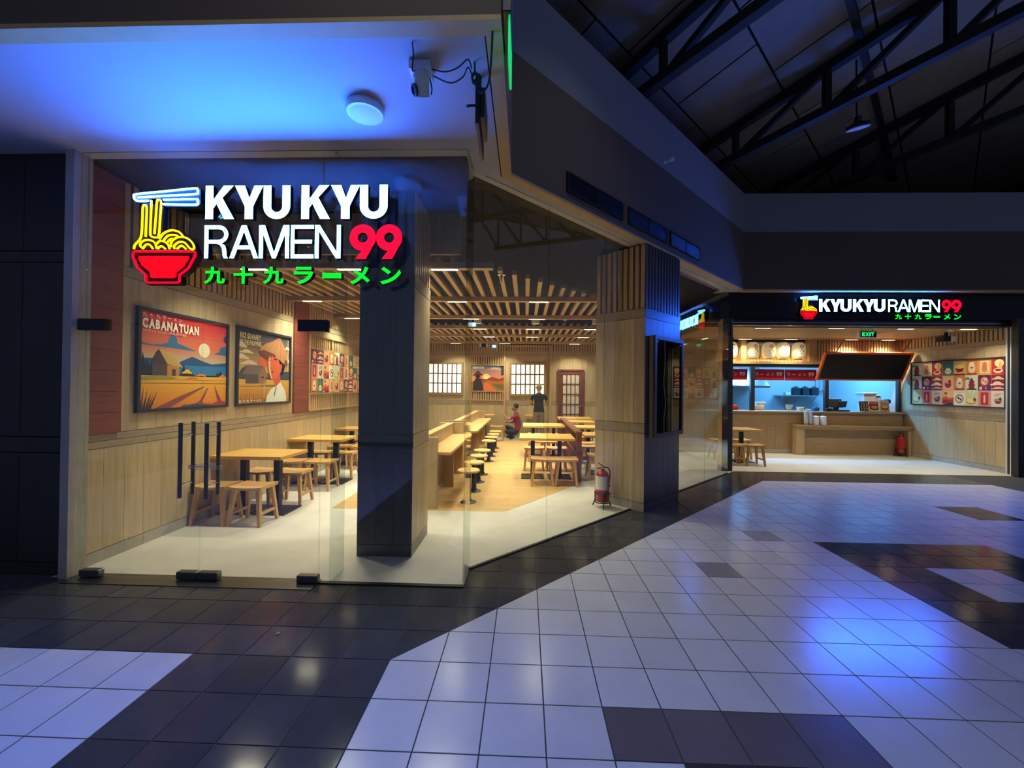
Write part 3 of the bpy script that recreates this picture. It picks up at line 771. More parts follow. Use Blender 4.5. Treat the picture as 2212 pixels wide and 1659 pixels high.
slats(kb, KY+.03, 'x', 7.51, RX, 2.38, CZ, .07, .047, 'slat_wood', face=-1)
slats(kb, KY+.30, 'x', 5.0, 7.34, 2.38, CZ, .09, .07, 'niche_wood', depth=.02, face=-1)
k2 = structure('wall_kitchen_inner', bbox(3.45, RX, 13.25, 13.33, 0, 2.9), m_['kitchen_wall'], 'pale kitchen wall behind the serving windows')
block('side_wall', 'kitchen_wall', (3.41, 12.1, 1.45), (.08, 2.5, 2.9), k2); block('side_wall', 'kitchen_wall', (RX+.0, 12.1, 1.45), (.06, 2.45, 2.9), k2)
block('kitchen_ceiling', 'kitchen_wall', (6.56, 12.15, 2.86), (6.2, 2.3, .05), k2)
block('kitchen_floor', 'concrete_tile', (6.56, 12.15, .01), (6.2, 2.3, .02), k2)
# kitchen lights
for i, (x, lab) in enumerate(((4.7, 'left kitchen ceiling light panel behind the banners'), (6.6, 'middle kitchen ceiling light panel behind the banners'), (8.6, 'right kitchen ceiling light panel behind the menu board'))):
    t = thing('kitchen_light', lab, 'light', (x, 11.75, 2.78), 0, 'kitchen light panels')
    obj('housing', bbox(-.62, .62, -.11, .11, 0, .055, .004), m_['plastic_white'], t)
    obj('diffuser', bbox(-.60, .60, -.09, .09, -.008, .0), m_['kitchen_glow'], t)
    l = bpy.data.lights.new('kitchen_beam', 'AREA'); l.shape = 'RECTANGLE'; l.size = 1.2; l.size_y = .18; l.energy = KITCHEN_W; l.color = (0.08, 0.43, 1.0)
    lo = bpy.data.objects.new('kitchen_beam', l); link(lo); lo.location = (0, 0, -.015); lo.parent = t
# counter and bench
t = thing('service_counter', 'long brown wood service counter below the kitchen windows', 'counter', (6.57, KY, 0))
obj('counter_top', bbox(-3.1, 3.08, -.18, .28, 1.045, 1.09, .006), m_['counter_wood'], t)
obj('apron', bbox(-3.1, 3.05, -.11, -.003, .76, 1.043), m_['counter_wood'], t)
for i in range(29):
    x0 = -3.1+i*.2125; obj('front_plank', unit_box('counter_wood'), parent=t, loc=(x0+.106, -.056, .435), scale=(.209, .105, .648))
obj('kick', bbox(-3.1, 3.05, -.10, -.003, 0, .108), m_['skirting_tile'], t)
t = thing('service_bench', 'low wood ledge shelf in front of the service counter', 'shelf', (8.28, 10.62, 0))
obj('shelf_top', bbox(-1.46, 1.37, -.13, .115, .70, .75, .005), m_['counter_wood'], t)
obj('shelf_edge', bbox(-1.44, 1.365, -.11, -.085, .655, .70), m_['counter_wood'], t)
obj('end_panel', bbox(-1.44, -1.24, -.085, .115, 0, .70), m_['bar_panel'], t)
obj('end_panel', bbox(1.30, 1.365, -.085, .115, 0, .70), m_['bar_panel'], t)
obj('back_panel', bbox(-1.24, 1.30, .085, .113, 0, .70), m_['counter_wood'], t)

# ================================================================== ILLUMINATED SIGNS
ROW1 = [('K', -2.590, -2.354), ('Y', -2.348, -2.118), ('U', -2.114, -1.896), ('K', -1.804, -1.573), ('Y', -1.565, -1.332), ('U', -1.331, -1.109)]
ROW2 = [('R', -2.594, -2.388), ('A', -2.387, -2.151), ('M', -2.145, -1.900), ('E', -1.886, -1.700), ('N', -1.690, -1.482)]
ROW3 = [('九', -2.592, -2.421), ('十', -2.350, -2.191), ('九', -2.108, -1.941), ('ラ', -1.857, -1.700), ('ー', -1.626, -1.474), ('メ', -1.399, -1.244), ('ン', -1.158, -.994)]
def nine_mesh(w, h, depth, mats):
    """a 9 made of a fat ring with a straight slanting tail"""
    bm = B(); R = w/2; r = w*.195; cx, cz = R, h-R; n = 28
    a = [bm.verts.new((cx+R*math.cos(2*PI*k/n), 0, cz+R*math.sin(2*PI*k/n))) for k in range(n)]
    c = [bm.verts.new((cx+r*math.cos(2*PI*k/n), 0, cz+r*math.sin(2*PI*k/n))) for k in range(n)]
    for k in range(n): bm.faces.new((a[k], a[(k+1) % n], c[(k+1) % n], c[k]))
    e = -.0003
    tail = [(w*.985, e, cz-R*.25), (w*.62, e, 0), (w*.22, e, 0), (w*.50, e, cz-R*.93), (w*.72, e, cz-R*.55)]
    bm.faces.new([bm.verts.new(p) for p in tail])
    bound = [ed for ed in bm.edges if len(ed.link_faces) == 1]
    front = set(bm.faces)
    for f in list(front): bm.faces.new([bm.verts.new(v.co+Vector((0, depth, 0))) for v in f.verts])
    r_ = bmesh.ops.extrude_edge_only(bm, edges=bound)
    bmesh.ops.translate(bm, verts=[v for v in r_['geom'] if isinstance(v, bmesh.types.BMVert)], vec=(0, depth, 0))
    for f in bm.faces:
        if f not in front: f.material_index = 1
        else:
            f.normal_update()
            if f.normal.y > 0: f.normal_flip()
    me = bpy.data.meshes.new('nine'); bm.to_mesh(me); bm.free()
    for m in mats: me.materials.append(m)
    return me
def arc(cx, cz, rx, rz, a0, a1, n=10): return [(cx+rx*math.cos(math.radians(a0+(a1-a0)*k/n)), cz+rz*math.sin(math.radians(a0+(a1-a0)*k/n))) for k in range(n+1)]
# sign lettering in a unit box: heavy K Y U, light R A M E N
SIGN_GLYPH = {
 'K': [[(0,0),(.27,0),(.27,.32),(.385,.455),(.66,0),(1,0),(.585,.635),(.97,1),(.63,1),(.27,.575),(.27,1),(0,1)]],
 'Y': [[(0,1),(.345,1),(.515,.61),(.69,1),(1,1),(.65,.38),(.65,0),(.355,0),(.355,.38)]],
 'U': [[(0,1)] + arc(.5,.38,.5,.38,180,360,16) + [(1,1),(.71,1)] + arc(.5,.37,.21,.17,360,180,10) + [(.29,1)]],
 'R': [[(0,0),(.155,0),(.155,1),(0,1)], [(.15,.885),(.56,.885),(.56,1),(.15,1)], [(.15,.44),(.56,.44),(.56,.555),(.15,.555)], arc(.55,.72,.40,.28,-90,90,12)+arc(.55,.72,.245,.165,90,-90,12), [(.45,.45),(.68,.45),(.83,.38),(.875,.25),(.90,.05),(.95,0),(.78,0),(.74,.08),(.71,.28),(.62,.41)]],
 'A': [[(0,0),(.155,0),(.52,.86),(.585,1),(.42,1)], [(1,0),(.845,0),(.48,.86),(.415,1),(.58,1)], [(.22,.27),(.78,.27),(.735,.385),(.265,.385)]],
 'M': [[(0,0),(.13,0),(.13,1),(0,1)], [(.87,0),(1,0),(1,1),(.87,1)], [(.02,1),(.19,1),(.56,0),(.44,0)], [(.98,1),(.81,1),(.44,0),(.56,0)]],
 'E': [[(0,0),(.155,0),(.155,1),(0,1)], [(.15,0),(1,0),(1,.115),(.15,.115)], [(.15,.885),(1,.885),(1,1),(.15,1)], [(.15,.445),(.92,.445),(.92,.555),(.15,.555)]],
 'N': [[(0,0),(.15,0),(.15,1),(0,1)], [(.85,0),(1,0),(1,1),(.85,1)], [(.0,1),(.18,1),(1,0),(.82,0)]]}
def letter_mesh(ch, w, h, depth, mats):
    bm = B()
    for q in SIGN_GLYPH[ch]:
        A = [bm.verts.new((x*w, 0, z*h)) for x, z in q]; C = [bm.verts.new((x*w, depth, z*h)) for x, z in q]
        f = bm.faces.new(A); f.normal_update()
        if f.normal.y > 0: f.normal_flip()
        for k in range(len(q)): bm.faces.new((A[k], A[(k+1) % len(q)], C[(k+1) % len(q)], C[k])).material_index = 1
        bm.faces.new(C).material_index = 1
    me = bpy.data.meshes.new('letter'); bm.to_mesh(me); bm.free()
    for m in mats: me.materials.append(m)
    return me
LOGO_WHITE = [[(200,218),(120,218),(99,206),(95,186),(113,169),(320,149),(535,128),(556,137),(559,157),(537,171),(330,182),(120,194)], [(310,212),(540,207),(558,216),(560,234),(540,249),(310,245)]]
LOGO_YELLOW = [[(100,578),(108,545),(150,490),(158,360),(160,268),(173,249),(188,268),(187,380),(184,487)], [(222,215),(220,340),(218,462),(230,486),(255,492),(280,478),(288,350),(293,232),(279,213),(263,226),(256,350),(248,466)],
    [(168,575),(146,556),(152,530),(185,511),(230,516),(258,540),(266,575)], [(168,572),(188,546),(215,546),(238,576)], [(266,540),(284,521),(318,522),(350,546),(361,578)], [(272,578),(300,556),(330,578)],
    [(285,505),(315,462),(370,439),(425,450),(455,480)], [(318,512),(350,478),(400,474),(425,488)], [(345,528),(370,503),(395,505)],
    [(370,562),(376,522),(420,491),(480,495),(524,530),(540,568),(526,582),(508,573)], [(396,576),(396,552),(430,526),(470,531),(505,571)], [(415,578),(447,553),(480,578)]]
BOWL = [(95,612),(106,596),(535,596),(550,608),(546,632),(500,720),(436,772),(438,818),(426,828),(202,828),(191,816),(193,772),(130,715),(93,634)]
BOWL_FILL = [(140,630),(498,630),(505,641),(470,705),(415,750),(410,785),(395,795),(235,795),(225,785),(222,750),(160,700),(134,644)]
def smooth_path(pts, n=3):
    """Catmull-Rom through the points"""
    out = []
    for i in range(len(pts)-1):
        p0 = pts[max(i-1, 0)]; p1 = pts[i]; p2 = pts[i+1]; p3 = pts[min(i+2, len(pts)-1)]
        for k in range(n):
            t = k/n
            out.append(tuple(.5*((2*p1[a]) + (-p0[a]+p2[a])*t + (2*p0[a]-5*p1[a]+4*p2[a]-p3[a])*t*t + (-p0[a]+3*p1[a]-3*p2[a]+p3[a])*t**3) for a in (0, 1)))
    out.append(pts[-1]); return out
def build_sign(name, label, y, x_ref, z_ref, logo_box, rows, bold_w, depth, plate):
    t = thing(name, label, 'sign', (x_ref, y, z_ref))
    for nm, matn, items, z0, z1, bold in rows:
        for ch, x0, x1 in items:
            zz0, zz1 = (z0, z1) if ch != 'ー' else ((z0+z1)/2-.024*(z1-z0)/.137, (z0+z1)/2+.02*(z1-z0)/.137)
            mats = [m_[matn], m_['sign_return']]
            me = nine_mesh(x1-x0, zz1-zz0, depth, mats) if ch == '9' else letter_mesh(ch, x1-x0, zz1-zz0, depth, mats) if ch in SIGN_GLYPH else glyph_mesh(ch, x1-x0, zz1-zz0, depth, mats, bold)
            obj(nm, me, parent=t, loc=(x0-x_ref, 0, zz0-z_ref))
    lx0, lx1, lz0, lz1 = logo_box
    sx, sz = (lx1-lx0)/(560-95), (lz1-lz0)/(828-128)
    f = lambda p, yy=0.0: (lx0+(p[0]-95)*sx-x_ref, yy, lz1-(p[1]-128)*sz-z_ref)
    r = 6.6*sx
    for pth, mt, nm in [(p, 'sign_white', 'chopstick_tube') for p in LOGO_WHITE] + [(p, 'sign_yellow', 'noodle_tube') for p in LOGO_YELLOW]:
        b = B(); tube(b, [f(p, .006) for p in smooth_path(pth)], r, 8); obj(nm, b, m_[mt], t)
    b = B(); tube(b, [f(p, .006) for p in BOWL], r*1.1, 8, closed=True); obj('bowl_outline_tube', b, m_['sign_red'], t)
    def plate_mesh(pts, y0, y1):
        b = B(); q = [f(p) for p in pts]
        A = [b.verts.new((p[0], y0, p[2])) for p in q]; C = [b.verts.new((p[0], y1, p[2])) for p in q]
        b.faces.new(A); b.faces.new(C[::-1])
        for i in range(len(q)): b.faces.new((A[i], A[(i+1) % len(q)], C[(i+1) % len(q)], C[i]))
        return b
    obj('bowl_face', plate_mesh(BOWL_FILL, 0.0, .012), m_['sign_red_face'], t)
    cx, cy = 320, 690
    big = [(cx+(p[0]-cx)*1.07, cy+(p[1]-cy)*1.09) for p in BOWL]
    obj('bowl_box', plate_mesh(big, .013, depth+.02), m_['sign_return'], t)
    nood = [(88,590),(100,540),(142,490),(148,260),(215,200),(305,205),(300,450),(370,425),(430,438),(470,480),(530,525),(555,590)]
    obj('noodle_box', plate_mesh(nood, .016, depth+.015), m_['sign_return'], t)
    chop = [(82,200),(90,165),(300,140),(545,115),(573,130),(575,235),(550,262),(300,258),(200,232),(100,232)]
    obj('chopstick_box', plate_mesh(chop, .016, depth+.015), m_['sign_return'], t)
    for (x0, x1, z0, z1) in plate:
        obj('backing_plate', bbox(x0-x_ref, x1-x_ref, depth+.022, depth+.03, z0-z_ref, z1-z_ref), m_['acrylic'], t)
        for xx in (x0+.1, (x0+x1)/2, x1-.1):
            b = B(); tube(b, [(xx-x_ref, depth+.03, (z0+z1)/2-z_ref), (xx-x_ref, depth+.065, (z0+z1)/2-z_ref)], .008, 8); obj('standoff', b, m_['steel'], t)
    return t
build_sign('illuminated_sign', 'large glowing ramen sign with red bowl logo on the entrance glass', 3.19, -2.05, 2.44, (-3.19, -2.66, 2.446, 3.209),
    [('letter', 'sign_white', ROW1, 2.957, 3.226, .035), ('letter', 'sign_white', ROW2, 2.642, 2.907, .004), ('numeral', 'sign_red', [('9', -1.409, -1.199), ('9', -1.198, -.988)], 2.636, 2.911, 0), ('character', 'sign_green', ROW3, 2.436, 2.573, .03)],
    0, .045, [(-2.60, -1.1, 3.05, 3.13), (-2.60, -.99, 2.74, 2.80), (-2.60, -.99, 2.48, 2.53)])
S2A = [('K', 5.771, 5.985), ('Y', 5.983, 6.190), ('U', 6.180, 6.388), ('K', 6.421, 6.623), ('Y', 6.615, 6.831), ('U', 6.822, 7.034)]
S2B = [('R', 7.093, 7.277), ('A', 7.275, 7.49), ('M', 7.485, 7.694), ('E', 7.708, 7.864), ('N', 7.873, 8.069)]
S2C = [('九', 7.224, 7.353), ('十', 7.408, 7.532), ('九', 7.595, 7.728), ('ラ', 7.787, 7.920), ('ー', 7.953, 8.078), ('メ', 8.144, 8.268), ('ン', 8.335, 8.475)]
build_sign('illuminated_sign', 'smaller glowing ramen sign on the black board over the second entrance', 8.235, 6.95, 3.04, (5.419, 5.739, 3.045, 3.495),
    [('letter', 'sign_white2', S2A, 3.187, 3.430, .035), ('letter', 'sign_white2', S2B, 3.187, 3.427, .006), ('numeral', 'sign_red', [('9', 8.105, 8.289), ('9', 8.286, 8.480)], 3.187, 3.429, 0), ('character', 'sign_green', S2C, 3.043, 3.146, .03)],
    0, .04, [])

# ================================================================== FRAMED PRINTS
def framed(name, label, W, H, P, loc, rotz, frame_mat='frame_dark', fw=.032, cat='poster', group=None):
    """print with a mitred frame; loc = lower left corner of the frame on the wall"""
    t = thing(name, label, cat, loc, rotz, group)
    obj('mount', bbox(0.004, W-.004, -.012, 0, .004, H-.004), m_['plastic_black'], t)
    P.build('print', t, (fw, -.0125, fw))
    if fw > 0.005:
        b = B()
        box(b, 0, fw, -.035, 0, 0, H); box(b, W-fw, W, -.035, 0, 0, H); box(b, fw, W-fw, -.035, 0, 0, fw); box(b, fw, W-fw, -.035, 0, H-fw, H)
        obj('frame', b, m_[frame_mat], t)
    return t
S = srgb
def field_rows(P, z1, cols, seed):
    rnd = random.Random(seed)
    for k in range(26):
        x = rnd.random(); z = rnd.random()*z1; P.poly([(x, z), (x+.004, z), (x+.002+rnd.uniform(-.02, .02), z+.03+rnd.random()*.03)], cols[k % len(cols)]); P.n -= 1
    P.n += 1
# rice field with hut and white sun
def poster_cabanatuan():
    P = Print(1.236-.064, 1.062-.064)
    P.grad(0, .46, 1, 1, S(232, 150, 110), S(205, 30, 50), 10)
    P.grad(0, .50, 1, .66, S(190, 190, 160), S(225, 120, 90), 6)
    P.poly([(0, .68), (.1, .665), (.2, .675), (.27, .70), (.30, .78), (.34, .80), (.37, .77), (.38, .71), (.46, .685), (.55, .66), (.6, .64), (.5, .64), (.3, .65), (0, .655)], S(60, 120, 165))
    P.poly([(.82, .63), (.9, .66), (.92, .72), (1, .74), (1, .62)], S(60, 110, 160)); P.poly([(.96, .80), (1, .78), (1, .88), (.97, .86)], S(70, 70, 120))
    P.ell(.70, .66, .073, .085, S(240, 232, 200), 28)
    P.poly([(0, .40), (0, .52), (.2, .53), (.40, .50), (.55, .575), (.68, .53), (.8, .50), (1, .53), (1, .38)], S(50, 90, 140))
    P.poly([(.35, .38), (.45, .47), (.7, .47), (1, .48), (1, .36), (.35, .36)], S(55, 130, 190))
    for x, h in ((0.0, .20), (.03, .24), (.07, .18), (.11, .15), (.45, .14), (.49, .10), (.53, .08), (.66, .06), (.88, .07), (.92, .09)):
        P.poly([(x-.05, .34), (x-.02, .34+h*.5), (x, .34+h), (x+.025, .34+h*.5), (x+.06, .34)], S(38, 52, 78))
    P.rect(.12, .34, .27, .47, S(88, 76, 80)); P.rect(.27, .34, .40, .46, S(190, 140, 80)); P.rect(.32, .34, .36, .42, S(90, 60, 40))
    P.poly([(.09, .46), (.18, .625), (.27, .47)], S(75, 65, 75)); P.poly([(.18, .625), (.33, .585), (.44, .44), (.27, .47)], S(215, 180, 110))
    for k in range(5): P.poly([(.19+.03*k, .615-.008*k), (.195+.03*k, .613-.008*k), (.285+.033*k, .468-.006*k), (.28+.033*k, .468-.006*k)], S(150, 115, 70)); P.n -= 1
    P.cloud(.49, .39, .08, .05, S(240, 190, 70)); P.cloud(.66, .36, .09, .035, S(225, 150, 110)); P.cloud(.95, .355, .07, .035, S(215, 150, 110))
    P.grad(0, 0, 1, .345, S(225, 130, 30), S(240, 185, 70), 6)
    P.poly([(0, .33), (.2, .35), (.4, .33), (.3, .30), (.0, .29)], S(165, 150, 60)); P.cloud(.55, .32, .12, .02, S(225, 100, 60))
    P.rect(0, .262, 1, .268, S(120, 70, 40)); P.rect(.3, .302, 1, .306, S(150, 90, 40))
    P.poly([(.14, 0), (.40, .12), (.70, .235), (.69, .22), (.46, .09), (.30, 0)], S(150, 85, 80)); P.poly([(.64, 0), (.70, .1), (.75, .215), (.735, .21), (.66, .08), (.56, 0)], S(140, 70, 90)); P.poly([(.84, .24), (.88, .15), (.97, 0), (.89, 0), (.86, .12), (.835, .23)], S(140, 70, 90))
    P.poly([(.4, 0), (.46, .03), (.55, .015), (.64, .06), (.7, .03), (.8, .02), (.92, .06), (1, .03), (1, 0)], S(165, 70, 85)); P.poly([(.42, 0), (.5, .02), (.6, .035), (.68, .015), (.8, 0)], S(60, 90, 110))
    for k in range(9): P.poly([(.0+.012*k, 0), (.012+.012*k, 0), (.02+.02*k, .12+.12*math.sin(k*1.7)**2)], S(70, 60, 70)); P.n -= 1
    P.n += 1
    text_flat(P, '九十九ラーメン', .015, .945, .032, .40, S(250, 225, 220), .02, .45)
    text_flat(P, 'CABANATUAN', .015, .832, .10, .60, S(248, 232, 214), .05, .06)
    text_flat(P, 'NUEVA ECIJA, PHILIPPINES', .02, .79, .026, .44, S(245, 190, 185), 0, .08)
    return P
framed('framed_poster', 'framed poster of a hut and golden rice field under a red sky', 1.236, 1.062, poster_cabanatuan(), (LX+.016, 3.897, 1.337), PI/2)
# woman in a woven hat, turned half away
def poster_granary():
    P = Print(1.246-.064, 1.078-.064)
    P.grad(0, .3, 1, 1, S(232, 190, 110), S(32, 62, 92), 12)
    for cx, cz, w, h in ((.04, .78, .16, .08), (.15, .70, .16, .05), (.05, .62, .2, .07), (.2, .55, .2, .06), (.95, .82, .1, .05), (.97, .62, .1, .06)): P.cloud(cx, cz, w, h, S(232, 214, 176))
    P.ell(.44, .57, .08, .09, S(240, 110, 70), 24)
    P.poly([(0, .38), (.06, .47), (.15, .52), (.25, .46), (.5, .42), (.8, .45), (1, .47), (1, .3), (0, .3)], S(70, 82, 92))
    P.grad(0, 0, 1, .33, S(190, 125, 40), S(225, 175, 80), 5)
    P.rect(.13, .27, .38, .40, S(92, 82, 86)); P.poly([(.07, .395), (.16, .52), (.45, .53), (.36, .40)], S(130, 112, 108)); P.poly([(.36, .27), (.36, .40), (.45, .53), (.55, .38), (.50, .37), (.50, .27)], S(160, 120, 88)); P.rect(.41, .35, .46, .375, S(60, 50, 50))
    P.rect(0, .232, .52, .238, S(100, 90, 70)); P.poly([(.36, .245), (.55, .255), (.8, .25), (.7, .225), (.5, .23)], S(120, 120, 70))
    for k in range(22): P.poly([(.01+.024*k, 0), (.02+.024*k, 0), (.03+.024*k+.03*math.sin(k*2.1), .12+.10*abs(math.sin(k*1.3)))], S(150, 95, 40) if k % 2 else S(110, 75, 45)); P.n -= 1
    P.n += 1
    P.poly([(.50, .0), (.53, .10), (.60, .19), (.68, .23), (.80, .30), (.90, .18), (.94, .06), (.93, 0)], S(226, 232, 218)); P.poly([(.66, .02), (.70, .22), (.72, .23), (.69, .10)], S(150, 150, 150)); P.poly([(.70, .22), (.66, .10), (.675, .10), (.725, .215)], S(120, 120, 125))
    P.poly([(.66, .33), (.70, .22), (.80, .31), (.79, .46), (.70, .40)], S(216, 92, 62))
    P.poly([(.54, .60), (.545, .50), (.565, .42), (.60, .35), (.65, .325), (.71, .36), (.77, .44), (.80, .52), (.79, .66), (.7, .72), (.58, .72)], S(232, 112, 76))
    P.poly([(.54, .60), (.55, .50), (.572, .42), (.61, .345), (.625, .335), (.60, .42), (.585, .5), (.575, .6), (.58, .68)], S(246, 214, 150))
    P.poly([(.53, .62), (.52, .72), (.60, .78), (.75, .80), (.90, .70), (.90, .55), (.86, .42), (.81, .40), (.82, .52), (.78, .58), (.74, .66), (.70, .70), (.66, .66), (.62, .71), (.60, .66), (.57, .70)], S(26, 24, 34))
    P.ell(.81, .535, .022, .045, S(226, 104, 74), 14)
    P.poly([(.655, .635), (.675, .655), (.71, .65), (.72, .635), (.69, .625)], S(40, 26, 30)); P.poly([(.555, .615), (.57, .63), (.585, .615), (.57, .605)], S(40, 26, 30)); P.poly([(.65, .685), (.70, .70), (.735, .68), (.70, .69)], S(60, 30, 30))
    P.poly([(.575, .505), (.60, .48), (.615, .50), (.60, .515)], S(200, 84, 62)); P.poly([(.60, .46), (.635, .472), (.655, .452), (.63, .43), (.605, .44)], S(196, 52, 52)); P.rect(.628, .335, .70, .345, S(200, 80, 55))
    P.poly([(.37, .735), (.40, .80), (.50, .86), (.62, .90), (.73, .96), (.78, .975), (.80, .95), (.88, .84), (.96, .70), (.98, .58), (.93, .54), (.80, .62), (.62, .72), (.45, .755), (.39, .70)], S(206, 150, 104))
    P.poly([(.37, .735), (.39, .70), (.45, .65), (.53, .62), (.56, .68), (.70, .70), (.62, .725), (.45, .76)], S(128, 80, 62)); P.poly([(.98, .58), (.93, .54), (.87, .58), (.90, .66), (.95, .62)], S(120, 78, 62))
    for a in ((.76, .97, .66, .73), (.77, .97, .80, .62), (.78, .97, .92, .55), (.75, .965, .52, .76)): P.poly([(a[0], a[1]), (a[0]+.006, a[1]), (a[2]+.006, a[3]), (a[2], a[3])], S(150, 96, 66)); P.n -= 1
    P.n += 1
    text_flat(P, 'RICE GRANARY', .025, .885, .078, .36, S(240, 226, 160), .05, .06); text_flat(P, 'OF THE PHILIPPINES', .02, .80, .065, .37, S(240, 226, 160), .03, .05)
    text_flat(P, '九十九ラーメン', .01, .015, .035, .40, S(245, 240, 225), .03, .4)
    for k in range(12): P.rect(.94, .93-.042*k, .955, .955-.042*k, S(225, 225, 215)); P.n -= 1
    for k in range(9): P.rect(.445, .30-.028*k, .458, .315-.028*k, S(225, 225, 215)); P.n -= 1
    return P
framed('framed_poster', 'framed poster of a woman in a woven hat before a barn', 1.246, 1.078, poster_granary(), (LX+.016, 5.283, 1.335), PI/2)
def poster_sunset():
    P = Print(1.09, .847)
    P.grad(0, .35, 1, 1, S(250, 150, 40), S(60, 120, 170), 10); P.ell(.45, .53, .12, .13, S(255, 220, 120)); P.ell(.45, .52, .06, .07, S(255, 250, 200))
    P.poly([(0, .3), (.2, .5), (.45, .45), (.62, .55), (.85, .47), (1, .55), (1, .3)], S(150, 70, 40)); P.poly([(.3, .3), (.5, .42), (.75, .36), (1, .42), (1, .3)], S(190, 110, 50))
    P.rect(0, 0, 1, .32, S(170, 120, 50)); P.poly([(.42, .32), (.50, .32), (.78, 0), (.30, 0)], S(226, 120, 60)); P.poly([(.60, .30), (1, .25), (1, .05), (.80, .1)], S(120, 110, 60))
    P.poly([(.05, 0), (.07, .35), (.16, .52), (.28, .48), (.36, .2), (.38, 0)], S(50, 46, 56)); P.poly([(.04, .58), (.2, .80), (.36, .60)], S(90, 58, 40)); P.ell(.2, .56, .07, .06, S(28, 26, 32))
    P.poly([(.86, 1), (.9, .7), (.88, .6), (1, .62), (1, 1)], S(50, 60, 70)); P.cloud(.7, .85, .3, .08, S(230, 170, 110))
    text_flat(P, 'CABANATUAN', .04, .86, .09, .34, S(240, 235, 220), .03, .05)
    return P
framed('framed_poster', 'sunset poster of a farmer in a pointed hat on the back wall', 1.09+.024, .847+.024, poster_sunset(), (-1.79, BY-.016, 1.482), 0, 'slat_wood', .012)
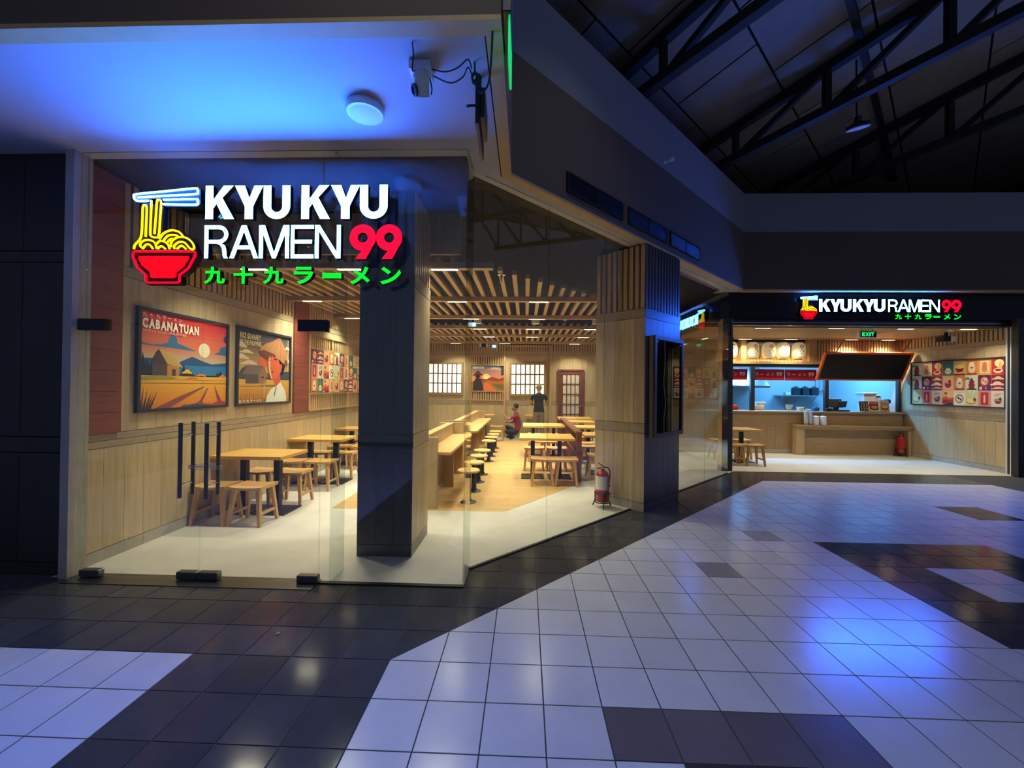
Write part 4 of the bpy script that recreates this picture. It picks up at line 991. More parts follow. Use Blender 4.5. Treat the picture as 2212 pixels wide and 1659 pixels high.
# wall of small retro prints
def cell(P, x0, z0, x1, z1, k):
    w, h = x1-x0, z1-z0; f = lambda a, b: (x0+a*w, z0+b*h)
    E_ = lambda a, b, rx, rz, c: P.ell(*f(a, b), rx*w, rz*h, c, 14)
    Pl = lambda pts, c: P.poly([f(*p) for p in pts], c)
    cream, red, dkred, orange, teal, purple, pink, dark = S(238, 214, 178), S(190, 52, 52), S(150, 36, 44), S(232, 150, 70), S(72, 120, 108), S(78, 44, 96), S(226, 150, 150), S(58, 40, 48)
    n0 = P.n
    bgc = [orange, red, teal, S(226, 190, 130), S(220, 140, 70), cream, purple, dkred, S(235, 170, 130), S(214, 226, 196), pink, S(240, 226, 205), S(236, 190, 140), S(240, 230, 210), S(210, 214, 160)][k % 15]
    P.rect(x0, z0, x1, z1, bgc)
    if k in (0, 5): P.rect(*f(.12, .1), *f(.88, .9), S(236, 206, 150)); Pl([(.3, .3), (.35, .75), (.5, .85), (.65, .75), (.7, .3)], S(205, 120, 90)); Pl([(.2, .25), (.5, .14), (.8, .25), (.5, .33)], S(190, 150, 100))
    elif k == 1: E_(.58, .7, .34, .24, S(245, 230, 180)); Pl([(.3, .3), (.5, .5), (.62, .85), (.72, .8), (.8, .4)], S(238, 190, 90)); E_(.5, .24, .36, .16, cream); E_(.5, .28, .24, .07, dkred)
    elif k == 2: E_(.5, .3, .3, .2, cream); E_(.5, .42, .2, .12, S(245, 235, 215)); E_(.4, .34, .04, .03, dark); E_(.6, .34, .04, .03, dark); P.rect(*f(.49, .55), *f(.51, .95), cream)
    elif k == 3: Pl([(.12, .55), (.88, .55), (.78, .25), (.3, .2)], dkred); E_(.5, .58, .4, .13, S(240, 220, 140)); P.rect(*f(0, 0), *f(1, .12), dkred)
    elif k == 4: E_(.5, .45, .3, .32, cream); E_(.5, .7, .22, .16, S(245, 232, 210)); Pl([(.35, .5), (.5, .42), (.65, .5), (.5, .55)], red); P.rect(*f(.1, .04), *f(.9, .12), dkred)
    elif k == 6: E_(.5, .56, .40, .36, red); E_(.5, .6, .26, .24, cream); E_(.42, .66, .09, .09, S(160, 140, 140)); E_(.6, .55, .1, .1, S(180, 160, 150)); P.rect(*f(.1, .06), *f(.32, .24), cream); P.rect(*f(.56, .08), *f(.66, .2), cream)
    elif k == 7: P.cloud(*f(.5, .75), .6*w, .2*h, cream); P.cloud(*f(.45, .4), .7*w, .25*h, S(245, 225, 205)); Pl([(.25, .55), (.5, .72), (.75, .55), (.5, .62)], dark); P.cloud(*f(.5, .14), .7*w, .12*h, S(240, 220, 200))
    elif k == 8: P.rect(*f(.08, .06), *f(.92, .94), S(240, 186, 140)); E_(.5, .42, .3, .26, S(140, 50, 60)); E_(.5, .55, .3, .1, S(220, 110, 90)); E_(.66, .62, .1, .1, dark); E_(.4, .6, .1, .08, S(238, 210, 120))
    elif k == 9: Pl([(.25, .1), (.3, .3), (.2, .32), (.33, .5), (.25, .52), (.38, .7), (.5, .85), (.62, .7), (.75, .52), (.67, .5), (.8, .32), (.7, .3), (.75, .1)], dkred); P.rect(*f(.1, .04), *f(.9, .12), dark); P.cloud(*f(.15, .75), .35*w, .2*h, S(110, 140, 120))
    elif k == 10: P.rect(*f(.2, .1), *f(.8, .9), red); Pl([(.4, .6), (.5, .8), (.6, .6), (.55, .5), (.6, .3), (.5, .2), (.4, .3), (.45, .5)], S(232, 190, 130)); E_(.5, .45, .08, .06, cream)
    elif k == 11: Pl([(.2, .42), (.8, .42), (.65, .2), (.35, .2)], dkred); E_(.5, .44, .3, .09, S(190, 150, 140)); E_(.66, .5, .09, .1, dark); P.rect(*f(.25, .78), *f(.75, .82), S(150, 120, 120)); P.rect(*f(.2, .68), *f(.6, .71), S(150, 120, 120))
    elif k == 12: E_(.3, .8, .13, .1, red); Pl([(0, .5), (.35, .6), (.7, .45), (1, .55), (1, .25), (0, .25)], S(226, 110, 70)); Pl([(0, .32), (.5, .4), (1, .28), (1, .1), (0, .1)], red); Pl([(0, 0), (.3, .08), (.7, .17), (1, .12), (1, 0)], S(60, 70, 110)); P.rect(*f(.74, .3), *f(.78, .48), dkred); P.rect(*f(.92, .3), *f(.96, .48), dkred); P.rect(*f(.68, .46), *f(1, .5), dkred)
    elif k == 13: text_flat(P, 'KYUKYU', x0+.1*w, z0+.86*h, .07*h, .8*w, red, .02, .06); E_(.5, .45, .36, .3, S(120, 100, 105)); E_(.5, .45, .28, .22, S(236, 225, 210)); E_(.42, .5, .1, .08, dark); E_(.6, .4, .1, .08, dark)
    else: Pl([(.5, .6), (.2, 1), (.35, 1)], S(226, 232, 190)); Pl([(.5, .6), (.65, 1), (.8, 1)], S(226, 232, 190)); E_(.45, .32, .4, .24, S(190, 150, 70)); E_(.45, .36, .36, .18, S(240, 218, 150)); E_(.75, .42, .12, .12, S(110, 50, 50))
    P.n = n0+4
def grid_print(W, H, order, cols, rows):
    P = Print(W, H)
    P.rect(0, 0, 1, 1, S(230, 205, 170))
    base = P.n
    for r in range(rows):
        for c in range(cols):
            P.n = base; cell(P, c/cols+.001, 1-(r+1)/rows+.002, (c+1)/cols-.001, 1-r/rows-.002, order[(r*cols+c) % len(order)])
    return P
RO = [9, 5, 1, 2, 3, 4, 0, 1,   9, 6, 7, 8, 13, 9, 6, 7,   14, 10, 11, 12, 13, 14, 10, 11]
RO[12] = 4
framed('framed_poster', 'wide framed collage of small retro prints on the right wall', 2.03, 1.05, grid_print(2.03-.05, 1.0, RO, 8, 3), (RX-.016, 10.55, 1.305), -PI/2, fw=.025)
LO = [6, 7, 8, 4, 9, 6, 0, 2, 14, 5,   10, 11, 12, 13, 14, 10, 5, 1, 2, 3,   4, 2, 12, 0, 8, 4, 6, 7, 8, 4]
framed('framed_poster', 'long collage of small retro prints set in the slatted left wall', 2.20, .80, grid_print(2.2-.01, .79, LO, 10, 3), (LX+.05, 7.12, 1.485), PI/2, fw=.005)

# ================================================================== FURNITURE
def saddle_seat(L, D, z, th=.038, nx=8, ny=6, dip=.016):
    """slightly hollowed wooden seat, long side along x"""
    bm = B(); top = []; bot = []
    for i in range(nx+1):
        u = -1+2*i/nx; rt, rb = [], []
        for j in range(ny+1):
            v = -1+2*j/ny
            d = dip*(1-u*u)*(1-.25*v*v)
            rt.append(bm.verts.new((u*L/2, v*D/2, z-d))); rb.append(bm.verts.new((u*(L/2-.006), v*(D/2-.006), z-th-d*.3)))
        top.append(rt); bot.append(rb)
    for i in range(nx):
        for j in range(ny):
            bm.faces.new((top[i][j], top[i+1][j], top[i+1][j+1], top[i][j+1])); bm.faces.new((bot[i][j], bot[i][j+1], bot[i+1][j+1], bot[i+1][j]))
    for i in range(nx):
        bm.faces.new((top[i][0], bot[i][0], bot[i+1][0], top[i+1][0])); bm.faces.new((top[i][ny], top[i+1][ny], bot[i+1][ny], bot[i][ny]))
    for j in range(ny):
        bm.faces.new((top[0][j], top[0][j+1], bot[0][j+1], bot[0][j])); bm.faces.new((top[nx][j], bot[nx][j], bot[nx][j+1], top[nx][j+1]))
    return bm
def make_stool(L=.40, D=.33, h=.455, name='wooden_stool', pairs=1):
    t = thing(name, 'stool', 'stool')
    obj('seat', saddle_seat(L, D, h), m_['stool_wood'], t, smooth=True)
    if pairs == 1:
        spots = [(-1, -1), (1, -1), (1, 1), (-1, 1)]
        pts = []
        for sx, sy in spots:
            a = (sx*(L/2-.055), sy*(D/2-.05), h-.045); q = (sx*(L/2-.012), sy*(D/2-.005), 0)
            b = B(); taper(b, a, q, .046, .032); obj('leg', b, m_['stool_wood'], t); pts.append((Vector(a), Vector(q)))
        def at(k, z):
            a, q = pts[k]; s = (a.z-z)/(a.z-q.z); return a+(q-a)*s
        for i, k, z in ((0, 3, .14), (1, 2, .14)):
            b = B(); bar(b, at(i, z), at(k, z), .022, .03); obj('stretcher', b, m_['stool_wood'], t)
    else:                                          # two stools' worth of legs: outer pairs and a V pair in the middle
        for sy in (-1, 1):
            for xa, xq in ((-L/2+.06, -L/2+.02), (L/2-.06, L/2-.02), (-.07, -.018), (.07, .018)):
                b = B(); taper(b, (xa, sy*(D/2-.05), h-.045), (xq, sy*(D/2-.01), 0), .046, .034); obj('leg', b, m_['stool_wood'], t)
        for x in (-L/2+.035, L/2-.035):
            b = B(); bar(b, (x, -D/2+.03, .14), (x, D/2-.03, .14), .022, .03); obj('stretcher', b, m_['stool_wood'], t)
    return t
def make_table(L=.90, D=.62, h=.75, bases=2, wood='table_wood', seam=False):
    t = thing('dining_table', 'table', 'table')
    if seam:
        obj('table_top', bbox(-L/2, -.002, -D/2, D/2, h-.042, h, .003), m_['table_pale'], t)
        obj('table_top', bbox(.002, L/2, -D/2, D/2, h-.042, h, .003), m_['table_wood'], t)
    else: obj('table_top', bbox(-L/2, L/2, -D/2, D/2, h-.042, h, .003), m_[wood], t)
    xs = [-L/4, L/4] if bases == 2 else [0]
    for x in xs:
        b = B(); pw = .205
        for z0, z1, r0, r1 in ((0.0, .018, pw, pw), (.018, .034, pw, .06)):
            a = [b.verts.new((x+sx*r0, sy*r0, z0)) for sx, sy in ((-1,-1),(1,-1),(1,1),(-1,1))]; c = [b.verts.new((x+sx*r1, sy*r1, z1)) for sx, sy in ((-1,-1),(1,-1),(1,1),(-1,1))]
            b.faces.new(a[::-1]); b.faces.new(c)
            for k in range(4): b.faces.new((a[k], a[(k+1) % 4], c[(k+1) % 4], c[k]))
        obj('base_plate', b, m_['metal_black'], t)
        obj('column', bbox(x-.037, x+.037, -.037, .037, .03, h-.05), m_['metal_black'], t)
        obj('spider', bbox(x-.12, x+.12, -.12, .12, h-.052, h-.043), m_['metal_black'], t)
    return t
def make_round_stool():
    t = thing('bar_stool', 'stool', 'stool')
    b = B(); lathe(b, [(0, .435), (.15, .435), (.158, .442), (.158, .458), (.15, .466), (0, .468)], 28); obj('seat', b, m_['table_pale'], t, smooth=True)
    b = B(); lathe(b, [(.0, .03), (.038, .03), (.038, .425), (.0, .425)], 18); obj('column', b, m_['metal_black'], t, smooth=True)
    b = B(); lathe(b, [(0, .424), (.10, .424), (.10, .436), (0, .436)], 20); obj('seat_plate', b, m_['metal_black'], t, smooth=True)
    b = B(); lathe(b, [(0, 0), (.112, 0), (.112, .010), (.05, .028), (.038, .06), (0, .06)], 24); obj('foot', b, m_['metal_black'], t, smooth=True)
    return t
def place(proto, used, loc, rotz, label, group):
    o = proto if not used else copy_tree(proto)
    o.location = loc; o.rotation_euler = (0, 0, rotz); setp(o, label, None, group); return o

# tables along the poster wall, each with four stools
tb = make_table(.88, .62, .75, 2); st = make_stool()
used_t = used_s = False
wall_tables = [(5.19, 'the nearest poster-wall table', 'wooden table nearest the entrance, against the poster wall'), (6.81, 'the second poster-wall table', 'second wooden table along the poster wall'), (8.45, 'the third poster-wall table', 'third wooden table along the poster wall'), (10.1, 'the fourth poster-wall table', 'fourth wooden table along the poster wall')]
for ty, tn, lab in wall_tables:
    place(tb, used_t, (-3.41, ty, 0), 0, lab, 'tables along the poster wall'); used_t = True
    for dx, dy, pos in ((-.23, -.46, 'near one on the wall side of '), (.21, -.46, 'near one on the aisle side of '), (-.22, .37, 'far one on the wall side of '), (.21, .37, 'far one on the aisle side of ')):
        place(st, used_s, (-3.41+dx, ty+dy, 0), random.uniform(-.04, .04), 'wooden saddle stool, ' + pos + tn, 'wooden stools around the tables'); used_s = True
# tables in the middle, right of the aisle
mt = make_table(.97, .76, .75, 2, seam=True)
place(mt, False, (.385, 7.46, 0), 0, 'double-top table with two pedestals facing the entrance beside the railing', 'middle tables')
place(mt, True, (.435, 9.75, 0), 0, 'double-top table behind the nearest railing table', 'middle tables')
place(mt, True, (1.45, 12.15, 0), 0, 'long table in front of the lattice door', 'middle tables')
t = make_table(.6, .5, .75, 1); setp(t, 'small table under the paper window beside the standing man', None); t.location = (.30, 13.0, 0)
bn = make_stool(.78, .36, .455, 'wooden_bench', 2); bn['category'] = 'bench'
place(bn, False, (.49, 6.90, 0), 0, 'long saddle bench in front of the nearest railing table', 'saddle benches')
place(bn, True, (.46, 9.10, 0), 0, 'long saddle bench before the second railing table', 'saddle benches')
place(bn, True, (.46, 10.45, 0), 0, 'long saddle bench behind the second railing table', 'saddle benches')
for x, y, lab in ((.18, 8.12, 'wooden saddle stool behind the nearest railing table, left one'), (.62, 8.12, 'wooden saddle stool behind the nearest railing table, right one')):
    place(st, True, (x, y, 0), 0, lab, 'wooden stools around the tables')
# tables right of the railing
rt = make_table(.70, .62, .75, 1)
for k, (y, nm) in enumerate(((7.92, 'first table beyond the railing, behind the corner pillar'), (9.45, 'second table beyond the railing, behind the corner pillar'), (10.9, 'third table beyond the railing, behind the corner pillar'))):
    place(rt, k > 0, (1.45, y, 0), 0, nm, 'tables beyond the railing')
    for dx, dy, side in ((-.14, -.52, 'near'), (-.14, .52, 'far')):
        place(st, True, (1.45+dx, y+dy, 0), 0, 'wooden saddle stool at the ' + side + ' side of the ' + nm.split(',')[0], 'wooden stools around the tables')
# dark blue metal chair at the far right
t = thing('metal_chair', 'dark blue chair back showing beside the far long table', 'chair', (2.12, 12.0, 0), -PI/2)
obj('seat', bbox(-.2, .2, -.2, .2, .43, .46, .01), m_['frame_dark'], t)
obj('backrest', bbox(-.19, .19, .17, .2, .46, .88, .012), m_['frame_dark'], t)
for sx in (-1, 1):
    for sy in (-1, 1):
        b = B(); taper(b, (sx*.17, sy*.17, .43), (sx*.2, sy*.2, 0), .03, .024); obj('leg', b, m_['frame_dark'], t)

# bar counter: two divider sections with a ledge on each side
def bar_section(y0, y1, xo, label):
    t = thing('bar_counter', label, 'counter', (xo, y0, 0)); L = y1-y0
    obj('divider_panel', bbox(-.05, .05, .06, L-.06, .0, .94), m_['bar_panel'], t)
    obj('divider_cap', bbox(-.06, .06, .06, L-.06, .94, .96, .003), m_['bar_wood'], t)
    for yy in (0, L-.06): obj('end_post', bbox(-.22, .23, yy, yy+.06, 0, .955, .003), m_['bar_panel'], t)
    for s in (1, -1):
        x0, x1 = (.05, .40) if s > 0 else (-.39, -.05)
        obj('ledge', bbox(x0, x1, .061, L-.061, .71, .75, .003), m_['bar_wood'], t)
        xf = .395 if s > 0 else -.385
    obj('kick', bbox(.05, .065, .06, L-.06, 0, .10), m_['skirting_tile'], t)
    for yy in (L*.52,): obj('leg_panel', bbox(.05, .24, yy, yy+.04, 0, .71), m_['bar_panel'], t)
    return t
bar_section(5.38, 7.66, -1.39, 'near section of the pale wood bar divider with ledges')
bar_section(8.05, 11.55, -1.36, 'far section of the pale wood bar divider with ledges')
rs = make_round_stool()
nth = ['first', 'second', 'third', 'fourth', 'fifth', 'sixth', 'seventh', 'last']
for k, y in enumerate((5.74, 6.36, 6.96, 7.56, 8.91, 9.56, 10.15, 10.82)):
    place(rs, k > 0, (-.79, y, 0), 0, 'round black-column bar stool, ' + nth[k] + ' from the glass', 'round stools along the bar')
t = make_table(.62, .5, .75, 1); setp(t, 'small wooden table at the back wall past the bar stools', None); t.location = (-1.28, 12.95, 0)
place(st, True, (-.86, 12.35, 0), .0, 'wooden saddle stool at the back end of the bar', 'wooden stools around the tables')

# railing of dark red wood between the tables
t = thing('railing', 'low dark red slatted railing between the tables', 'railing', (.935, 7.10, 0))
obj('post', bbox(-.045, .045, 0, .09, 0, .835, .003), m_['mahogany'], t); obj('post', bbox(-.045, .045, 3.11, 3.2, 0, .835, .003), m_['mahogany'], t)
obj('top_rail', bbox(-.055, .055, .0, 3.2, .836, .876, .003), m_['mahogany'], t)
obj('rail', bbox(-.02, .02, .09, 3.11, .44, .48), m_['mahogany'], t); obj('rail', bbox(-.02, .02, .09, 3.11, .06, .10), m_['mahogany'], t)
y = .16
while y < 3.08:
    obj('baluster', unit_box('mahogany'), parent=t, loc=(0, y, .468), scale=(.022, .026, .736)); y += .092

# table of the service area
tb2 = make_table(.64, .62, .75, 1); setp(tb2, 'wooden pedestal table before the kitchen windows at the second entrance', None); tb2.location = (4.90, 9.44, 0)
for x, y, lab in ((4.91, 9.0, 'wooden saddle stool at the near right of the service-area table'), (4.49, 9.0, 'wooden stool at the near left of the service-area table, mostly behind the slim pillar'), (5.10, 9.88, 'wooden saddle stool at the far right of the service-area table'), (4.62, 9.88, 'wooden saddle stool at the far left of the service-area table')):
    place(st, True, (x, y, 0), 0, lab, 'wooden stools around the tables')

# ================================================================== FIRE EXTINGUISHERS
def extinguisher(loc, rotz, label, h=.50, paper=True):
    t = thing('fire_extinguisher', label, 'extinguisher', loc, rotz, 'fire extinguishers')
    b = B(); lathe(b, [(0, .075), (.075, .075), (.088, .09), (.09, .11), (.09, .42), (.082, .455), (.06, .485), (.03, .50), (.025, .52), (0, .52)], 24); obj('cylinder', b, m_['red_enamel'], t, smooth=True)
    if paper:
        b = B(); n = 10
        for (r) in (.0912,):
            v0 = []; v1 = []
            for k in range(n+1):
                a = math.radians(-190+ 130*k/n); v0.append(b.verts.new((r*math.cos(a), r*math.sin(a), .245))); v1.append(b.verts.new((r*math.cos(a), r*math.sin(a), .43)))
            for k in range(n): b.faces.new((v0[k], v0[k+1], v1[k+1], v1[k]))
        obj('label_sheet', b, m_['paper_white'], t, smooth='all')
    b = B(); lathe(b, [(0, .515), (.022, .515), (.022, .55), (0, .55)], 12); obj('valve', b, m_['brass'], t, smooth=True)
    b = B(); bar(b, (.02, 0, .55), (-.06, 0, .60), .022, .012); bar(b, (.03, 0, .545), (-.075, 0, .525), .022, .012); obj('handle', b, m_['plastic_black'], t)
    b = B(); tube(b, smooth3([(.02, .01, .535), (.08, .02, .53), (.115, .03, .45), (.105, .035, .30), (.12, .04, .26)]), .009, 8); obj('hose', b, m_['rubber'], t, smooth=True)
    b = B(); n = 24
    tube(b, [(.105*math.cos(2*PI*k/n), .105*math.sin(2*PI*k/n), .19) for k in range(n)], .008, 6, closed=True); tube(b, [(.10*math.cos(2*PI*k/n), .10*math.sin(2*PI*k/n), .07) for k in range(n)], .008, 6, closed=True)
    obj('stand_ring', b, m_['metal_black'], t)
    for k in range(3):
        a = math.radians(-100+120*k); c, s = math.cos(a), math.sin(a)
        b = B(); tube(b, [(.108*c, .108*s, .20), (.108*c, .108*s, .08), (.12*c, .12*s, .05), (.135*c, .135*s, .012), (.15*c, .15*s, .009)], .009, 7); obj('leg', b, m_['metal_black'], t)
    return t
def smooth3(pts, n=3):
    out = []
    for i in range(len(pts)-1):
        p0 = pts[max(i-1, 0)]; p1 = pts[i]; p2 = pts[i+1]; p3 = pts[min(i+2, len(pts)-1)]
        for k in range(n):
            t = k/n
            out.append(tuple(.5*((2*p1[a]) + (-p0[a]+p2[a])*t + (2*p0[a]-5*p1[a]+4*p2[a]-p3[a])*t*t + (-p0[a]+3*p1[a]-3*p2[a]+p3[a])*t**3) for a in (0, 1, 2)))
    out.append(pts[-1]); return out
extinguisher((1.07, 5.66, .002), .1, 'red fire extinguisher on a black stand behind the diagonal glass')
extinguisher((9.42, 10.56, .002), .3, 'red fire extinguisher under the ledge by the right wall', paper=False)

# ================================================================== PEOPLE
def skin_body(name, parent, joints, edges, mats, assign, root, sub=2, loc=(0, 0, 0), cuts=()):
    """joints: name -> (xyz, rx, ry). One continuous surface grown with a Skin modifier; assign(co) -> material slot"""
    names = list(joints); me = bpy.data.meshes.new('body')
    me.from_pydata([joints[n][0] for n in names], [(names.index(a), names.index(b)) for a, b in edges], [])
    o = bpy.data.objects.new(name, me); link(o); o.parent = parent; o.location = loc
    o.modifiers.new('skin', 'SKIN'); sm = o.modifiers.new('sub', 'SUBSURF'); sm.levels = sub; sm.render_levels = sub
    for i, n in enumerate(names):
        v = me.skin_vertices[0].data[i]; v.radius = joints[n][1:3]; v.use_root = (n == root); v.use_loose = False
    dg = bpy.context.evaluated_depsgraph_get(); dg.update()
    m2 = bpy.data.meshes.new_from_object(o.evaluated_get(dg)); o.modifiers.clear(); o.data = m2; bpy.data.meshes.remove(me)
    bm = B(); bm.from_mesh(m2)
    for co, no in cuts: bmesh.ops.bisect_plane(bm, geom=bm.verts[:]+bm.edges[:]+bm.faces[:], plane_co=co, plane_no=no)   # clean hems
    bm.to_mesh(m2); bm.free()
    m2.materials.clear()
    for m in mats: m2.materials.append(m)
    for p in m2.polygons: p.use_smooth = True; p.material_index = assign(p.center)
    return o
def hand_chain(J, Ed, wrist, base, dirv, side, tag, s=1.0):
    """palm and five fingers; dirv = pointing direction, side = across the palm"""
    d = Vector(dirv).normalized(); sd = Vector(side).normalized(); b0 = Vector(base)
    curl = d.cross(sd).normalized()
    J['palm'+tag] = (tuple(b0+d*.045*s), .022*s, .036*s); Ed.append((wrist, 'palm'+tag))
    for k, (off, ln) in enumerate(((-.030, .060), (-.010, .072), (.011, .068), (.031, .052))):
        a = b0+d*.082*s+sd*off*s; q1 = a+d*ln*.5*s+curl*.006*s; q2 = a+d*ln*.95*s+curl*.02*s
        J['k%d%s' % (k, tag)] = (tuple(a), .010*s, .010*s); J['f%d%s' % (k, tag)] = (tuple(q1), .0085*s, .0085*s); J['t%d%s' % (k, tag)] = (tuple(q2), .007*s, .007*s)
        Ed += [('palm'+tag, 'k%d%s' % (k, tag)), ('k%d%s' % (k, tag), 'f%d%s' % (k, tag)), ('f%d%s' % (k, tag), 't%d%s' % (k, tag))]
    a = b0+d*.03*s-sd*.038*s; q = a+d*.05*s-sd*.018*s+curl*.015*s
    J['thumb1'+tag] = (tuple(a), .012*s, .012*s); J['thumb2'+tag] = (tuple(q), .009*s, .009*s); Ed += [('palm'+tag, 'thumb1'+tag), ('thumb1'+tag, 'thumb2'+tag)]
def head_mesh(bm, c, fwd, up, r=.095, mi=0):
    """skull with brow, nose, jaw and ears; c = centre"""
    f = Vector(fwd).normalized(); u = Vector(up).normalized(); s = f.cross(u).normalized(); c = Vector(c)
    nu, nv = 14, 20; rings = []
    for i in range(nu+1):
        th = PI*i/nu; ring = []
        for k in range(nv):
            ph = 2*PI*k/nv
            x, y, z = math.sin(th)*math.sin(ph), math.sin(th)*math.cos(ph), math.cos(th)
            w = .80 if z > -.2 else .80-.22*min(1, (-z-.2)/.8)
            px, py, pz = x*r*w, y*r*(1.02 if y > 0 else 1.0), z*r*1.25
            if y > .8 and -.25 < z < .12: py += r*.20*(1-abs(x)*2.2 if abs(x) < .45 else 0)
            if y > .55 and z < -.5: py += r*.06
            if y > .6 and .02 < z < .25 and .2 < abs(x) < .6: py -= r*.06
            ring.append(bm.verts.new(c+s*px+f*py+u*pz))
        rings.append(ring)
    for i in range(nu):
        for k in range(nv):
            q = (rings[i][k], rings[i][(k+1) % nv], rings[i+1][(k+1) % nv], rings[i+1][k])
            try: bm.faces.new(q).material_index = mi
            except ValueError: pass
    bmesh.ops.remove_doubles(bm, verts=bm.verts[:], dist=.0005)
    for sg in (-1, 1):
        e = c+s*sg*r*.82-f*.01-u*.005
        for dz, w in ((.022, .012), (0, .016), (-.024, .010)): pass
        tube(bm, [e+u*.03, e+u*.022+s*sg*.012, e+s*sg*.014-f*.006, e-u*.024+s*sg*.006], [.004, .008, .009, .004], 6, mi=mi)
# crouching person at the pilaster, facing left
pc = thing('person', 'crouching person in a maroon shirt reaching toward the wall', 'person', (-.33, 12.78, .002))
J = {'hip': ((.13, 0, .21), .145, .125), 'belly': ((.14, 0, .40), .135, .115), 'chest': ((.08, 0, .63), .145, .125), 'neck0': ((.04, 0, .80), .075, .07), 'neck': ((.03, 0, .86), .045, .045), 'skull0': ((.025, 0, .95), .05, .05),
     'shL': ((.05, -.19, .735), .058, .058), 'elL': ((-.22, -.24, .63), .043, .043), 'wrL': ((-.36, -.16, .80), .028, .026),
     'shR': ((.05, .19, .735), .058, .058), 'elR': ((-.05, .24, .50), .043, .043), 'wrR': ((-.26, .14, .54), .028, .026),
     'thL': ((.05, -.12, .22), .095, .09), 'knL': ((-.30, -.17, .27), .066, .062), 'anL': ((.0, -.14, .085), .042, .042), 'toL': ((-.16, -.15, .035), .036, .034),
     'thR': ((.05, .12, .22), .095, .09), 'knR': ((-.28, .17, .40), .066, .062), 'anR': ((-.10, .14, .085), .042, .042), 'toR': ((-.27, .15, .035), .036, .034)}
Ed = [('hip', 'belly'), ('belly', 'chest'), ('chest', 'neck0'), ('neck0', 'neck'), ('neck', 'skull0'), ('chest', 'shL'), ('shL', 'elL'), ('elL', 'wrL'), ('chest', 'shR'), ('shR', 'elR'), ('elR', 'wrR'),
      ('hip', 'thL'), ('thL', 'knL'), ('knL', 'anL'), ('anL', 'toL'), ('hip', 'thR'), ('thR', 'knR'), ('knR', 'anR'), ('anR', 'toR')]
hand_chain(J, Ed, 'wrL', (-.36, -.16, .80), (-.15, .25, 1), (1, 0, .1), 'L'); hand_chain(J, Ed, 'wrR', (-.26, .14, .54), (-1, .0, .15), (0, 1, 0), 'R')
def asg(c):
    if c.z > .835: return 0
    if c.x < -.12 and c.z > .43: return 0
    if c.z < .06 and c.x < .12: return 3
    if c.z > .30 and c.x > -.13 and not (c.z < .47 and c.x < -.05): return 1
    if c.z > .24 and c.x > .16: return 1
    return 2
skin_body('body', pc, J, Ed, [m_['skin'], m_['shirt_maroon'], m_['trousers_dark'], m_['plastic_black']], asg, 'hip', 3, cuts=[((0, 0, z), (0, 0, 1)) for z in (.835, .43, .06, .30, .47, .24)] + [((x, 0, 0), (1, 0, 0)) for x in (-.12, -.13, .16, -.05, .12)])
b = B(); head_mesh(b, (.0, 0, .985), (-1, .1, .0), (0, 0, 1)); obj('head', b, m_['skin'], pc, smooth='all')
b = B(); head_mesh(b, (.016, 0, 1.005), (-1, .1, .0), (.15, 0, 1), .104)
bmesh.ops.delete(b, geom=[v for v in b.verts if (v.co.x < -.05 and v.co.z < 1.04) or v.co.z < .965 or (v.co.x < .0 and v.co.z < 1.0)], context='VERTS'); obj('hair', b, m_['hair'], pc, smooth='all')
# standing person seen from behind
ps = thing('person', 'standing person in a black shirt and cap with back turned', 'person', (.41, 12.42, .002))
J = {'hip': ((0, 0, .93), .15, .11), 'belly': ((0, 0, 1.08), .145, .105), 'chest': ((0, .01, 1.30), .165, .115), 'neck0': ((0, .02, 1.43), .07, .065), 'neck': ((0, .03, 1.49), .05, .05), 'skull0': ((0, .05, 1.57), .05, .05),
     'shL': ((-.19, .01, 1.385), .058, .058), 'elL': ((-.245, .07, 1.13), .045, .045), 'wrL': ((-.18, .27, 1.08), .03, .027),
     'shR': ((.19, .01, 1.385), .058, .058), 'elR': ((.255, .09, 1.16), .045, .045), 'wrR': ((.19, .28, 1.20), .03, .027),
     'thL': ((-.095, 0, .82), .096, .096), 'knL': ((-.10, .0, .47), .068, .07), 'anL': ((-.105, -.03, .09), .045, .05), 'toL': ((-.12, .12, .035), .042, .036),
     'thR': ((.095, 0, .82), .096, .096), 'knR': ((.10, .01, .47), .068, .07), 'anR': ((.11, -.02, .09), .045, .05), 'toR': ((.125, .13, .035), .042, .036)}
Ed = [('hip', 'belly'), ('belly', 'chest'), ('chest', 'neck0'), ('neck0', 'neck'), ('neck', 'skull0'), ('chest', 'shL'), ('shL', 'elL'), ('elL', 'wrL'), ('chest', 'shR'), ('shR', 'elR'), ('elR', 'wrR'),
      ('hip', 'thL'), ('thL', 'knL'), ('knL', 'anL'), ('anL', 'toL'), ('hip', 'thR'), ('thR', 'knR'), ('knR', 'anR'), ('anR', 'toR')]
hand_chain(J, Ed, 'wrL', (-.18, .27, 1.08), (.4, 1, .1), (1, -.3, 0), 'L'); hand_chain(J, Ed, 'wrR', (.19, .28, 1.20), (-.3, 1, .1), (-1, -.3, 0), 'R')
def asg2(c):
    if c.z > 1.455: return 0
    if c.z > .88:
        if abs(c.x) > .205 and c.z < 1.24: return 0
        if c.y > .15: return 0
        return 1
    if c.z < .075: return 3
    return 2
skin_body('body', ps, J, Ed, [m_['skin'], m_['shirt_black'], m_['trousers_khaki'], m_['plastic_black']], asg2, 'hip', 3, cuts=[((0, 0, z), (0, 0, 1)) for z in (1.455, .88, .075, 1.24)] + [((x, 0, 0), (1, 0, 0)) for x in (-.205, .205)] + [((0, .15, 0), (0, 1, 0))])
b = B(); head_mesh(b, (0, .07, 1.60), (0, 1, -.15), (0, .15, 1)); obj('head', b, m_['skin'], ps, smooth='all')
